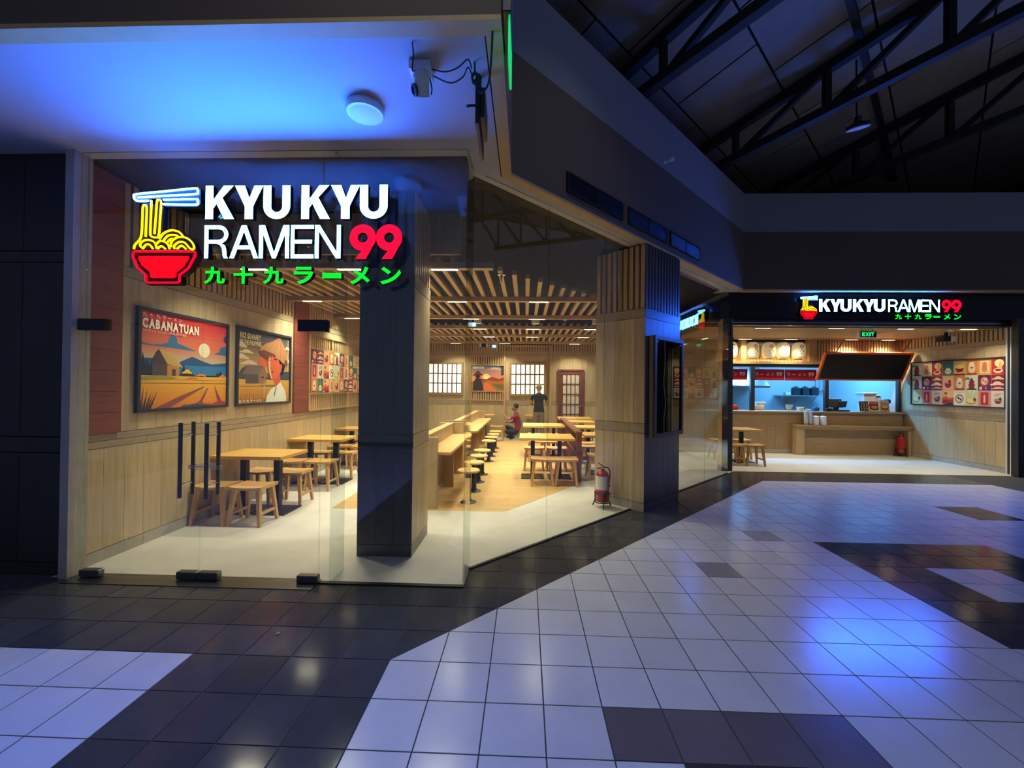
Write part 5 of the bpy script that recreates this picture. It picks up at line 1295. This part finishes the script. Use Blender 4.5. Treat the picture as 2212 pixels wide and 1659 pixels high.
b = B(); head_mesh(b, (0, .065, 1.615), (0, 1, -.1), (0, .1, 1), .106)
bmesh.ops.delete(b, geom=[v for v in b.verts if v.co.z < 1.60], context='VERTS')
box(b, -.06, .06, .16, .25, 1.615, 1.622); obj('cap', b, m_['cap_camo'], ps, smooth='all')

# ================================================================== ENTRANCE SOFFIT FITTINGS
t = thing('ceiling_lamp', 'round white surface ceiling lamp, switched off, above the entrance', 'lamp', (-1.14, 2.80, SOF))
b = B(); lathe(b, [(0, 0), (.122, 0), (.128, -.01), (.128, -.045), (.122, -.055), (.112, -.056)], 32); obj('ring', b, m_['plastic_white'], t, smooth=True)
b = B(); lathe(b, [(0, -.062), (.08, -.061), (.112, -.054), (.112, -.045), (0, -.045)], 32); obj('diffuser', b, m_['paper_white'], t, smooth=True)
t = thing('security_camera', 'white security camera on a junction box under the soffit', 'camera', (-.655, 2.45, SOF))
obj('junction_box', bbox(-.065, .065, -.06, .06, -.055, 0, .006), m_['plastic_white'], t)
b = B(); lathe(b, [(0, -.055), (.048, -.055), (.052, -.075), (.05, -.10), (.03, -.11), (0, -.11)], 20); obj('mount', b, m_['plastic_white'], t, smooth=True)
b = B(); tube(b, [(0, -.03, -.085), (0, .0, -.12), (.0, .035, -.165)], [.043, .047, .044], 18); o = obj('housing', b, m_['plastic_white'], t, smooth=True)
b = B(); lathe(b, [(0, 0), (.034, 0), (.034, .012), (.024, .014), (.02, .006), (0, .006)], 18); obj('lens', b, m_['plastic_black'], o, loc=(-.03, -.015, -.155), rot=(math.radians(115), 0, math.radians(-60)), smooth=True)
b = B(); tube(b, [(.05, .02, -.06), (.06, .03, -.12), (.055, .035, -.15)], .004, 6); obj('antenna', b, m_['plastic_black'], t)
def cable(name, pts, r, label, mt='rubber'):
    b = B(); tube(b, smooth3(pts, 5), r, 6); return setp(obj(name, b, m_[mt], smooth=True), label, 'cable')
cable('cable', [(-.66, 2.27, SOF-.004), (-.67, 2.33, SOF-.03), (-.69, 2.38, SOF-.075), (-.69, 2.42, SOF-.05)], .004, 'short black cable dropping to the security camera')
cable('cable', [(-.59, 2.45, SOF-.02), (-.50, 2.42, SOF-.06), (-.42, 2.40, SOF-.05), (-.36, 2.38, SOF-.02), (-.34, 2.40, SOF-.06)], .004, 'upper thin cable looping from the camera to the hanging screen')
cable('cable', [(-.59, 2.49, SOF-.03), (-.48, 2.47, SOF-.09), (-.40, 2.45, SOF-.07), (-.36, 2.40, SOF-.05), (-.33, 2.44, SOF-.11)], .004, 'lower thin cable looping from the camera to the hanging screen')
cable('cable', [(-.20, 2.20, SOF-.012), (-.215, 2.30, SOF-.08), (-.24, 2.40, SOF-.15), (-.29, 2.45, SOF-.17), (-.32, 2.46, SOF-.11), (-.30, 2.44, SOF-.06), (-.33, 2.45, SOF-.10)], .006, 'thick black cable curling below the bulkhead corner')
b = B()
for k in range(3): tube(b, [(-.325+.02*math.cos(a*PI/5+k), 2.43+.012*k, SOF-.085+.03*math.sin(a*PI/5+k)) for a in range(10)], .0035, 6, closed=True)
tube(b, [(-.325, 2.42, SOF-.002), (-.325, 2.43, SOF-.06)], .005, 6)
setp(obj('cable_coil', b, m_['rubber'], smooth=True), 'tangled coil of black cable above the hanging screen', 'cable')
t = thing('hanging_screen', 'thin black display panel seen edge-on below the soffit corner', 'screen', (-.315, 2.48, SOF-.33), math.radians(2))
obj('panel', bbox(-.012, .012, 0, .42, 0, .24, .003), m_['plastic_black'], t)
obj('back_box', bbox(.013, .045, .04, .30, .06, .25, .003), m_['plastic_black'], t)
obj('hanger', bbox(-.015, .02, .05, .075, .24, .33), m_['metal_black'], t)
b = B(); tube(b, [(-.012, .02, .12), (-.045, .0, .105), (-.06, -.015, .09)], .008, 7); obj('plug', b, m_['rubber'], t)
t = thing('exit_plate', 'green lit exit plate seen edge-on on the bulkhead corner', 'sign', (-.125, 2.15, SOF-.22))
obj('plate', bbox(0, .012, 0, .30, 0, .26, .002), m_['acrylic'], t)
obj('lit_edge', bbox(.013, .022, .01, .29, .06, .26), m_['exit_edge'], t)
obj('housing', bbox(-.02, .03, -.01, .31, .262, .33, .004), m_['plastic_black'], t)
obj('arm', bbox(-.022, .004, .13, .17, .33, .36), m_['metal_black'], t)

# ================================================================== DIAGONAL BULKHEAD FITTINGS
def on_diag(s, z, off=0.0): return (-.15+s*.70711+off*.70711, 3.72+s*.70711-off*.70711, z)
for s0, s1, lab in ((.78, 1.85, 'black louvred air grille nearest the glass corner'), (1.98, 2.98, 'middle black louvred air grille on the diagonal bulkhead'), (3.10, 4.10, 'black louvred air grille farthest from the glass corner')):
    t = thing('air_grille', lab, 'vent', on_diag((s0+s1)/2, 3.68), PI/4, 'air grilles'); W = s1-s0
    obj('backing', bbox(-W/2, W/2, -.004, 0, 0, .215), m_['void_black'], t)
    b = B(); box(b, -W/2, -W/2+.022, -.022, -.004, 0, .215); box(b, W/2-.022, W/2, -.022, -.004, 0, .215); box(b, -W/2+.022, W/2-.022, -.022, -.004, 0, .02); box(b, -W/2+.022, W/2-.022, -.022, -.004, .195, .215); box(b, -.012, .012, -.023, -.004, .02, .195)
    obj('frame', b, m_['plastic_black'], t)
    for k in range(9): obj('louvre', unit_box('plastic_black'), parent=t, loc=(0, -.013, .031+k*.0192), scale=(W-.05, .016, .004), rot=(math.radians(28), 0, 0))
t = thing('motion_sensor', 'small white sensor on the grey band of the diagonal bulkhead', 'sensor', on_diag(2.93, 4.80), PI/4)
obj('base', bbox(-.03, .03, -.012, 0, 0, .05, .003), m_['plastic_white'], t); obj('arm', bbox(-.012, .012, -.07, -.012, .012, .03), m_['plastic_white'], t); obj('head', bbox(-.028, .028, -.13, -.07, .0, .045, .006), m_['plastic_white'], t)
# framed dark panel on the corner pillar
t = thing('display_case', 'tall framed dark glass panel hung on the corner pillar', 'display case', (1.935+.006, 5.795-.006, .98), PI/4)
W, H = .84, 1.36
obj('backing', bbox(-W/2, W/2, -.05, 0, 0, H), m_['counter_wood'], t)
b = B(); fw = .05
box(b, -W/2, -W/2+fw, -.085, -.05, 0, H); box(b, W/2-fw, W/2, -.085, -.05, 0, H); box(b, -W/2+fw, W/2-fw, -.085, -.05, 0, fw); box(b, -W/2+fw, W/2-fw, -.085, -.05, H-fw, H)
obj('frame', b, m_['frame_dark'], t)
obj('glass_front', bbox(-W/2+fw, W/2-fw, -.066, -.060, fw, H-fw), m_['dark_glass'], t)
for sx in (-1, 1):
    b = B(); lathe(b, [(0, 0), (.014, 0), (.012, .012), (0, .014)], 12); obj('clip', b, m_['steel'], t, loc=(sx*(W/2-fw-.03), -.066, H-fw-.03), rot=(PI/2, 0, 0))
b = B(); tube(b, smooth3([(-.13, -.068, H-fw), (-.12, -.069, 1.0), (-.15, -.07, .75), (-.10, -.07, .45), (-.14, -.07, .25), (-.13, -.068, fw)], 5), .005, 6); obj('loose_wire', b, m_['brass'], t)

# ================================================================== ROOF TRUSSES AND PENDANT
u1 = Vector((1, -1, 0)).normalized(); v1 = Vector((1, 1, 0)).normalized()
def truss(s, label):
    """truss square to the diagonal bulkhead, s metres along it"""
    base = Vector((-.2, 3.75, 0)) + v1*s
    t = thing('roof_truss', label, 'truss', (base.x, base.y, 5.6), 0, 'roof trusses')
    P = lambda d, z: u1*d + Vector((0, 0, z-5.6))
    top = lambda d: 6.22+.255*d; bot = lambda d: 5.72+.255*d*.62
    L = 9.5
    def member(nm, a, c, w=.11):
        b = B(); bar(b, a, c, w, w); obj(nm, b, m_['truss_black'], t)
    member('top_chord', P(-1.2, top(-1.2)), P(L, top(L)), .13); member('bottom_chord', P(-1.2, bot(-1.2)), P(L, bot(L)), .13)
    d = .2; k = 0
    while d < L:
        member('post', P(d, bot(d)), P(d, top(d)), .09)
        member('diagonal', P(d, bot(d)), P(d+1.3, top(d+1.3)) , .08)
        d += 1.3
    return t
for s, lab in ((2.6, 'nearest black roof truss above the walkway'), (5.3, 'middle black roof truss above the walkway'), (8.2, 'far black roof truss above the second shop')):
    truss(s, lab)
for d, lab in ((1.9, 'lower dark purlin crossing the roof trusses'), (4.1, 'upper dark purlin crossing the roof trusses')):
    a = Vector((-.2, 3.75, 6.30+.255*d)) + u1*d; b = B(); bar(b, a-v1*1.0, a+v1*11.0, .09); setp(obj('purlin', b, m_['truss_black']), lab, 'beam')
def pendant(x, y, z, label, lens, watt=0.0, tip=True):
    t = thing('pendant_lamp', label, 'lamp', (x, y, z), 0, 'high-bay lamps under the roof')
    b = B(); lathe(b, [(0, 0), (.150, 0), (.158, .015), (.15, .05), (.10, .075), (.05, .09), (.045, .17), (0, .17)], 28)
    o = obj('shade', b, m_['plastic_black'], t, rot=(math.radians(14), math.radians(-10), 0) if tip else (0, 0, 0), smooth=True)
    b = B(); lathe(b, [(0, -.006), (.148, -.006), (.148, -.001), (0, -.001)], 28); obj('lens', b, m_[lens], o, smooth=True)
    b = B(); tube(b, [(-.02, 0, .16), (-.03, 0, rz(x, y)-z+.02)], .012, 8); obj('rod', b, m_['metal_black'], t)
    b = B(); tube(b, [(-.15, 0, .02), (-.17, 0, .09), (-.05, 0, .2)], .01, 6); obj('bracket', b, m_['steel'], t)
    if watt:  # only the added walkway fill lamps give light
        l = bpy.data.lights.new('fill_lamp_beam', 'AREA'); l.shape = 'DISK'; l.size = .29; l.energy = watt; l.color = (0.92, 0.95, 1.0); l.spread = math.radians(92)
        lo = bpy.data.objects.new('fill_lamp_beam', l); link(lo); lo.parent = t; lo.location = (0, 0, -.012)
    return t
mat('fill_lamp_glow', (1, 1, 1), 0.5, emit=(0.92, 0.95, 1.0), estr=4.0)
pendant(5.13, 6.5, 5.72, 'unlit round high-bay lamp hanging from the roof truss', 'plastic_white')
# two fill lamps added out of view to brighten the walkway floor
pendant(-0.3, 1.0, 6.3, 'added fill lamp, out of view over the near end of the walkway', 'fill_lamp_glow', WALKWAY_FILL_W, False)
pendant(1.4, 3.3, 6.4, 'added fill lamp, out of view over the right side of the walkway', 'fill_lamp_glow', WALKWAY_FILL_W*.42, False)

# ================================================================== SERVICE AREA: LANTERNS, MENU BOARD, SIGNS
def make_lantern():
    t = thing('paper_lantern', 'lantern', 'lantern')
    prof = [(.075, 0)]
    for k in range(25):
        u = k/24; prof.append((.075+.078*math.sin(PI*min(max(u*1.02, 0), 1))**.45 + .0022*math.sin(k*PI), .0+.43*u))
    pr = [(0, .0), (.085, .0), (.135, .03), (.152, .075), (.154, .13)]
    pr = [(0, 0), (.085, 0)] + [((.156-.07*abs((z-.215)/.215)**4)*(1+.006*(-1)**k), z) for k, z in enumerate([.012+.0185*i for i in range(23)])] + [(.085, .43), (0, .43)]
    b = B(); lathe(b, pr, 28); obj('paper', b, m_['lantern_paper'], t, smooth='all')
    for z0, z1 in ((-.018, 0), (.43, .448)):
        b = B(); lathe(b, [(0, z0), (.088, z0), (.088, z1), (0, z1)], 24); obj('cap_ring', b, m_['plastic_black'], t, smooth=True)
    b = B(); tube(b, [(0, 0, .448), (0, 0, .52)], .004, 6); obj('cord', b, m_['rubber'], t)
    # painted bowl and strokes wrapped on the paper
    R0 = .158
    def wrap(poly, mt, nm, r=R0):
        b = B(); vs_ = []
        for x, z in poly:
            a = -PI/2 - .06 + x/R0; rr = r-.07*abs((z-.215)/.215)**4+.003; vs_.append(b.verts.new((rr*math.cos(a), rr*math.sin(a), z)))
        b.faces.new(vs_); obj(nm, b, m_[mt], t)
    wrap([(-.06, .30), (.055, .30), (.045, .335), (.015, .365), (-.015, .365), (-.048, .335)], 'ink_red', 'painted_mark'); wrap([(-.035, .30), (.03, .30), (.02, .275), (-.025, .275)], 'ink_red', 'painted_mark')
    wrap([(-.02, .318), (.012, .318), (.0, .345)], 'ink_white', 'painted_mark', R0+.001)
    for x, z, w_, h_ in ((-.01, .235, .022, .03), (-.05, .20, .028, .012), (-.045, .175, .012, .035), (.03, .19, .02, .045), (-.02, .13, .03, .025), (.022, .135, .02, .012), (.045, .225, .012, .016)):
        wrap([(x-w_/2, z-h_/2), (x+w_/2, z-h_/2+.004), (x+w_/2-.004, z+h_/2), (x-w_/2+.005, z+h_/2-.003)], 'ink_black', 'brush_stroke')
    return t
lan = make_lantern()
for k, (x, lab) in enumerate(((5.42, 'leftmost white paper lantern, half hidden by the slim pillar'), (5.986, 'first white paper lantern right of the niche post'), (6.40, 'second white paper lantern right of the niche post'), (6.766, 'third white paper lantern right of the niche post'), (7.167, 'rightmost white paper lantern in the niche'))):
    place(lan, k > 0, (x, KY+.13, 2.45), random.uniform(-.05, .05), lab, 'paper lanterns in the niche')
l = bpy.data.lights.new('niche_strip', 'AREA'); l.shape = 'RECTANGLE'; l.size = 3.6; l.size_y = .02; l.energy = 4; l.color = (1, .68, .32)
t = thing('led_strip', 'warm strip light along the niche floor below the lanterns', 'light', (5.6, KY+.27, 2.383))
obj('strip', bbox(-1.85, 1.72, -.008, .008, 0, .006), m_['lamp_glow'], t)
lo = bpy.data.objects.new('niche_strip', l); link(lo); lo.parent = t; lo.location = (0, 0, .012); lo.rotation_euler = (PI, 0, 0)
# exit sign hanging below the ceiling beam
t = thing('exit_sign', 'green lit EXIT sign hanging over the second entrance', 'sign', (7.23, 8.90, 2.755))
obj('box', bbox(-.185, .185, -.03, .03, 0, .145, .006), m_['plastic_white'], t); obj('face', bbox(-.155, .17, -.034, -.0305, .015, .13), m_['board_black'], t)
for k, ch in enumerate('EXIT'):
    w_ = (.062, .07, .022, .066)[k]; x = (-.128, -.058, .022, .054)[k]
    obj('letter', glyph_mesh(ch, w_, .078, .002, [m_['exit_green'], m_['exit_green']], .03), parent=t, loc=(x, -.037, .035))
for sx in (-.12, .12):
    b = B(); tube(b, [(sx, 0, .145), (sx, 0, .21)], .006, 6); obj('hanger', b, m_['steel'], t)
# tilted menu board
top_y, bot_y, zt, zb = 10.42, 10.74, 2.589, 1.90
tilt = math.atan2(bot_y-top_y, zt-zb); Hm = math.hypot(bot_y-top_y, zt-zb)
t = thing('menu_board', 'large tilted black menu board in an orange-red frame', 'menu board', (8.525, bot_y, zb)); t.rotation_euler = (tilt, 0, 0)
Wm = 2.15
obj('screen', bbox(-Wm/2+.03, Wm/2-.03, -.004, .03, .03, Hm-.03), m_['board_black'], t)
b = B()
box(b, -Wm/2, -Wm/2+.045, -.02, .04, 0, Hm); box(b, Wm/2-.045, Wm/2, -.02, .04, 0, Hm); box(b, -Wm/2+.045, Wm/2-.045, -.02, .04, 0, .045); box(b, -Wm/2+.045, Wm/2-.045, -.02, .04, Hm-.045, Hm)
obj('frame', b, m_['menu_frame'], t)
for sx in (-.8, .8):
    b = B(); bar(b, (sx, .02, Hm-.05), (sx, -.10, Hm+.38), .012); obj('hanger', b, m_['metal_black'], t)
# banners
def banner(x0, x1, label):
    W = x1-x0; t = thing('banner', label, 'banner', (x0, KY+.085, 1.883), 0, 'red ramen banners')
    bm = B(); n = 16; rows = []
    for i in range(n+1):
        x = W*i/n; y = .004*math.sin(i*1.7); rows.append([bm.verts.new((x, y, 0)), bm.verts.new((x, y*.4, .15)), bm.verts.new((x, 0, .284))])
    for i in range(n):
        for j in (0, 1): bm.faces.new((rows[i][j], rows[i+1][j], rows[i+1][j+1], rows[i][j+1]))
    obj('cloth', bm, m_['banner_red'], t, smooth='all')
    x = .065*W
    for ch, w_, g, h_, dz in (('ラ', .085, .04, .085, 0), ('ー', .09, .05, .016, .035), ('メ', .08, .035, .085, 0), ('ン', .085, .05, .085, 0), ('9', .072, -.002, .10, 0), ('9', .072, 0, .10, 0)):
        k = W/.81
        me = nine_mesh(w_*k, h_, .001, [m_['ink_white'], m_['ink_white']]) if ch == '9' else glyph_mesh(ch, w_*k, h_, .001, [m_['ink_white'], m_['ink_white']], .015)
        obj('character', me, parent=t, loc=(x, -.008, .115+dz)); x += (w_+g)*k*1.06
    b = B()
    for i in range(14):
        a = (i+.5)/14*W; tube(b, [(a-W/34, -.006, .035), (a, -.006, .047), (a+W/34, -.006, .035)], .002, 4)
    o = obj('wave_print', b, m_['ink_red'], t); o['kind'] = 'stuff'
    b = B(); tube(b, [(-.01, .006, .284), (W+.01, .006, .284)], .006, 6); obj('rod', b, m_['steel'], t)
banner(5.02, 5.83, 'leftmost red ramen banner in the kitchen window by the slim pillar'); banner(5.975, 6.782, 'middle red ramen banner in the kitchen window'); banner(6.79, 7.60, 'red ramen banner tucked against the menu board')
# cashier screen, menu cards, dispenser on the counter
ZT = 1.09
t = thing('cash_terminal', 'black point of sale terminal on the service counter', 'cash register', (8.12, 10.98, ZT))
obj('base', bbox(-.22, .30, -.10, .10, 0, .035, .006), m_['plastic_black'], t)
obj('neck', bbox(-.03, .08, -.02, .05, .035, .14, .006), m_['plastic_black'], t)
b = bbox(-.22, .16, -.012, .012, -.115, .115, .006); obj('screen', b, m_['plastic_black'], t, loc=(-.0, -.02, .21), rot=(math.radians(-18), 0, 0))
b = bbox(-.11, .11, -.01, .01, -.085, .085, .005); obj('customer_display', b, m_['frame_dark'], t, loc=(.12, -.075, .19), rot=(math.radians(18), 0, 0))
def menu_card(x, w, h, kind, label):
    t = thing('menu_card', label, 'menu card', (x, 10.80, ZT+.0095), 0, 'menu cards on the counter'); t.rotation_euler = (math.radians(-8), 0, 0)
    obj('stand', bbox(0, w, .002, .01, 0, h, .001), m_['acrylic'], t)
    P = Print(w-.008, h-.01)
    if kind == 0:
        P.rect(0, 0, 1, 1, S(60, 34, 32))
        for i in range(3):
            for j in range(5): P.ell(.2+.3*i+.08*(j % 2), .12+.18*j, .09, .06, S(226, 186, 130), 10); P.n -= 1
        P.n += 1
    elif kind == 1: P.rect(0, 0, 1, 1, S(196, 34, 36)); P.rect(0, 0, 1, .22, S(232, 214, 170)); P.ell(.52, .34, .42, .22, S(70, 60, 40)); P.ell(.52, .42, .38, .15, S(236, 170, 90)); text_flat(P, 'RAMEN', .12, .8, .1, .76, S(245, 225, 205), .02, .05)
    else: P.rect(0, 0, 1, 1, S(240, 180, 110)); P.rect(0, .80, 1, 1, S(236, 200, 190)); P.ell(.5, .38, .42, .22, S(80, 50, 30)); P.ell(.5, .42, .36, .15, S(244, 206, 140)); P.rect(.14, .66, .86, .72, S(120, 50, 30))
    P.build('print', t, (.004, 0, .005))
    obj('foot', bbox(0, w, .0, .06, 0, .004), m_['acrylic'], t)
menu_card(8.60, .235, .27, 0, 'dark menu card with many small dishes on the counter'); menu_card(8.865, .225, .265, 1, 'red menu card with a ramen bowl on the counter'); menu_card(9.12, .235, .30, 2, 'orange menu card with a ramen bowl on the counter')
t = thing('drink_dispenser', 'clear square drink dispenser behind the menu cards', 'dispenser', (9.02, 11.12, ZT))
b = B(); box(b, -.15, .15, -.12, .12, .20, .46); obj('tank', b, m_['cup_plastic'], t); obj('lid', bbox(-.18, .18, -.14, .14, .46, .50, .01), m_['plastic_white'], t); obj('base', bbox(-.14, .14, -.11, .11, 0, .20, .008), m_['plastic_white'], t); obj('tap', bbox(-.02, .02, -.17, -.11, .14, .2, .005), m_['plastic_black'], t)
t = thing('storage_jar', 'round jar with a dark lid right of the drink dispenser', 'jar', (9.33, 11.16, ZT))
b = B(); lathe(b, [(0, 0), (.085, 0), (.09, .02), (.09, .33), (.07, .37), (0, .37)], 22); obj('glass_body', b, m_['cup_plastic'], t, smooth=True)
b = B(); lathe(b, [(0, .37), (.075, .37), (.075, .41), (0, .415)], 22); obj('lid', b, m_['mahogany'], t, smooth=True)
t = thing('tape_dispenser', 'dark round gadget on the counter at the right end', 'gadget', (9.50, 11.05, ZT))
b = B(); lathe(b, [(0, 0), (.06, 0), (.06, .09), (0, .09)], 18); obj('drum', b, m_['steel_dark'], t, loc=(0, .05, .27), rot=(PI/2, 0, 0), smooth=True); obj('stand', bbox(-.02, .02, -.02, .02, 0, .23), m_['steel_dark'], t)
# stacks of clear cups on the ledge
def cup_stack(x, y, n, label, lidded=False):
    t = thing('cup_stack', label, 'cups', (x, y, .751), 0, 'clear cups on the ledge')
    if not lidded:
        b = B(); lathe(b, [(.0, 0), (.038, 0), (.045, .06), (.047, .06), (.047, .066), (.040, .066), (.035, .004), (0, .004)], 20); me = mesh_of(b, m_['cup_plastic'], 'all')
        for k in range(n): obj('cup', me, parent=t, loc=(0, 0, k*.0235))
    else:
        b = B(); lathe(b, [(0, 0), (.062, 0), (.068, .02), (.068, .20), (.066, .21), (.055, .21), (.055, .012), (0, .012)], 22); obj('jar', b, m_['cup_plastic'], t, smooth='all')
        b = B(); lathe(b, [(0, .21), (.07, .21), (.07, .225), (.03, .235), (0, .238)], 22); obj('lid', b, m_['plastic_white'], t, smooth=True)
        b = B(); tube(b, smooth3([(.066, 0, .17), (.10, 0, .16), (.105, 0, .10), (.066, 0, .06)]), .006, 6); obj('handle', b, m_['clear_cup'], t)
cup_stack(7.10, 10.58, 13, 'left tall stack of clear cups on the ledge'); cup_stack(7.21, 10.585, 13, 'right tall stack of clear cups on the ledge')
cup_stack(7.335, 10.57, 1, 'left clear lidded jug beside the cup stacks', True); cup_stack(7.52, 10.57, 1, 'right clear lidded jug beside the cup stacks', True)
# kitchen fittings behind the windows
t = thing('kitchen_worktop', 'steel kitchen worktop behind the serving windows', 'worktop', (6.5, 12.95, 0))
obj('top', bbox(-3.0, 3.1, -.32, .28, .86, .90), m_['steel'], t); obj('body', bbox(-2.98, 3.08, -.28, .28, .02, .86), m_['steel_dark'], t)
t = thing('extractor_hood', 'slanted steel extractor hood behind the banners', 'hood', (5.75, 12.75, 1.75))
b = B(); q = [(-1.45, -.45, 0), (1.45, -.45, 0), (1.45, .48, 0), (-1.45, .48, 0)]; q2 = [(-1.2, .0, .9), (1.2, .0, .9), (1.2, .48, .9), (-1.2, .48, .9)]
A = [b.verts.new(p) for p in q]; C = [b.verts.new(p) for p in q2]; b.faces.new(A[::-1]); b.faces.new(C)
for i in range(4): b.faces.new((A[i], A[(i+1) % 4], C[(i+1) % 4], C[i]))
obj('canopy', b, m_['steel'], t); obj('rim', bbox(-1.46, 1.46, -.46, .48, -.06, 0), m_['steel'], t)
t = thing('wall_shelf', 'steel wall shelf carrying black pots in the kitchen', 'shelf', (8.50, 13.05, 1.45))
obj('board', bbox(-.62, .62, -.18, .19, 0, .02), m_['steel'], t)
for x in (-.5, 0, .5):
    b = B(); bar(b, (x, .17, -.22), (x, -.12, 0), .02); obj('bracket', b, m_['steel'], t)
for k, (x, lab) in enumerate(((8.42, 'left black lidded pot on the kitchen shelf'), (8.70, 'middle black lidded pot on the kitchen shelf'), (8.98, 'right black lidded pot on the kitchen shelf'))):
    if k == 0:
        pot = thing('stock_pot', lab, 'pot', (x, 13.02, 1.471), PI/2, 'black pots on the kitchen shelf')
        b = B(); lathe(b, [(0, 0), (.11, 0), (.122, .02), (.122, .20), (.128, .21), (.12, .225), (.06, .26), (0, .265)], 22); obj('body', b, m_['frame_dark'], pot, smooth=True)
        b = B(); lathe(b, [(0, .262), (.02, .262), (.028, .285), (0, .295)], 12); obj('lid_knob', b, m_['plastic_black'], pot, smooth=True)
        for s in (-1, 1):
            b = B(); tube(b, [(s*.12, -.03, .16), (s*.15, -.02, .165), (s*.15, .02, .165), (s*.12, .03, .16)], .007, 6); obj('handle', b, m_['plastic_black'], pot)
    else: place(pot, True, (x, 13.02, 1.471), PI/2+.15*k, lab, 'black pots on the kitchen shelf')
setp(obj('food_box', bbox(-.08, .08, -.07, .07, 0, .11, .01), m_['plastic_white'], loc=(8.14, 13.0, 1.471)), 'small pale box at the left end of the kitchen shelf', 'box')
b = B(); tube(b, [(9.05, 13.20, 2.12), (9.62, 13.20, 2.12)], .008, 8); rail = setp(obj('hook_rail', b, m_['steel']), 'steel rail holding ladles in the kitchen', 'rail')
for x, lab in ((9.13, 'left ladle hanging in the kitchen'), (9.26, 'second ladle hanging in the kitchen'), (9.39, 'third ladle hanging in the kitchen'), (9.52, 'right ladle hanging in the kitchen')):
    t = thing('ladle', lab, 'ladle', (x, 13.18, 1.62), 0, 'ladles on the rail')
    b = B(); tube(b, [(0, 0, .04), (0, 0, .47), (0, .012, .50), (0, .022, .495)], .007, 6); obj('handle', b, m_['steel_dark'], t)
    b = B(); lathe(b, [(0, -.03), (.03, -.022), (.045, .0), (.048, .012), (.042, .0), (.028, -.018), (0, -.025)], 14); obj('bowl', b, m_['steel'], t, rot=(.5, 0, 0), smooth=True)
def item(nm, lab, cat, x, y, z, parts):
    t = thing(nm, lab, cat, (x, y, z))
    for pn, bm_, mt in parts: obj(pn, bm_, m_[mt], t, smooth=True)
b1 = B(); lathe(b1, [(0, 0), (.09, 0), (.12, .07), (.10, .12), (.03, .15), (0, .15)], 18); b2 = B(); lathe(b2, [(0, .15), (.02, .15), (.025, .18), (0, .185)], 10)
item('rice_pot', 'red lidded pot at the left of the kitchen window', 'pot', 5.56, 11.08, ZT, [('body', b1, 'red_enamel'), ('lid_knob', b2, 'plastic_black')])
item('mixer', 'pale kitchen mixer standing between the windows', 'appliance', 6.18, 11.10, ZT, [('body', bbox(-.12, .14, -.09, .09, 0, .14, .03, 2), 'plastic_white'), ('head', bbox(-.05, .20, -.06, .06, .14, .22, .025, 2), 'plastic_white')])
item('strainer_stand', 'steel strainer stand in the middle window', 'kitchen tool', 7.0, 11.12, ZT, [('basket', (lambda b: (lathe(b, [(0, .02), (.06, .03), (.10, .10), (.105, .16), (.098, .16), (.09, .10), (0, .03)], 18), b)[1])(B()), 'steel'), ('post', bbox(-.012, .012, .10, .12, 0, .30), 'steel_dark')])
item('takeaway_tub', 'cream tub on the counter in the middle window', 'tub', 7.20, 10.95, ZT, [('tub', (lambda b: (lathe(b, [(0, 0), (.07, 0), (.085, .09), (.088, .10), (0, .10)], 18), b)[1])(B()), 'paper_white')])
item('sauce_tub', 'low pale green tub beside the cream tub', 'tub', 7.40, 10.93, ZT, [('tub', (lambda b: (lathe(b, [(0, 0), (.06, 0), (.07, .05), (0, .055)], 16), b)[1])(B()), 'door_pane')])
mat('blue_plastic', (0.01, 0.10, 0.5), 0.4)
item('blue_container', 'small blue container on the counter by the mullion', 'container', 7.60, 10.96, ZT, [('body', bbox(-.07, .07, -.05, .05, 0, .09, .015, 2), 'blue_plastic'), ('lid', bbox(-.05, .05, -.04, .04, .09, .11, .006), 'blue_plastic')])
item('card_reader', 'small black box on the counter left of the terminal', 'box', 7.80, 10.80, ZT, [('body', bbox(-.06, .09, -.05, .05, 0, .085, .01), 'plastic_black')])
# fittings on the right wall and ceiling
t = thing('light_switch', 'dark switch panel with white surround near the shutter guide', 'switch', (RX-.0145, 8.36, 1.36), -PI/2)
obj('plate', bbox(-.03, .16, -.012, 0, 0, .14, .003), m_['plastic_white'], t); obj('display', bbox(-.025, .10, -.016, -.012, .015, .125), m_['board_black'], t)
t = thing('ceiling_projector', 'dark and pale box unit mounted on the ceiling by the right wall', 'projector', (9.3, 9.35, 2.74))
obj('body', bbox(-.13, .02, -.09, .09, 0, .12, .008), m_['plastic_black'], t); obj('end', bbox(.021, .12, -.085, .085, .005, .115, .008), m_['plastic_white'], t); obj('mount', bbox(-.02, .02, -.02, .02, .12, .205), m_['metal_black'], t)
t = thing('smoke_detector', 'small white detector on the service-area ceiling', 'detector', (9.0, 8.95, CZ+.005))
b = B(); lathe(b, [(0, 0), (.055, 0), (.05, -.03), (.03, -.045), (0, -.045)], 18); obj('body', b, m_['plastic_white'], t, smooth=True)
# litter on the walkway floor
b = B(); v = [b.verts.new(p) for p in ((0, 0, .001), (.028, .004, .006), (.034, .02, .001), (.012, .022, .008))]; b.faces.new(v); bmesh.ops.solidify(b, geom=b.faces[:], thickness=.0008)
setp(obj('paper_scrap', b, m_['paper_white'], loc=(-1.62, 2.62, .001)), 'tiny white paper scrap on the dark tiles', 'litter')
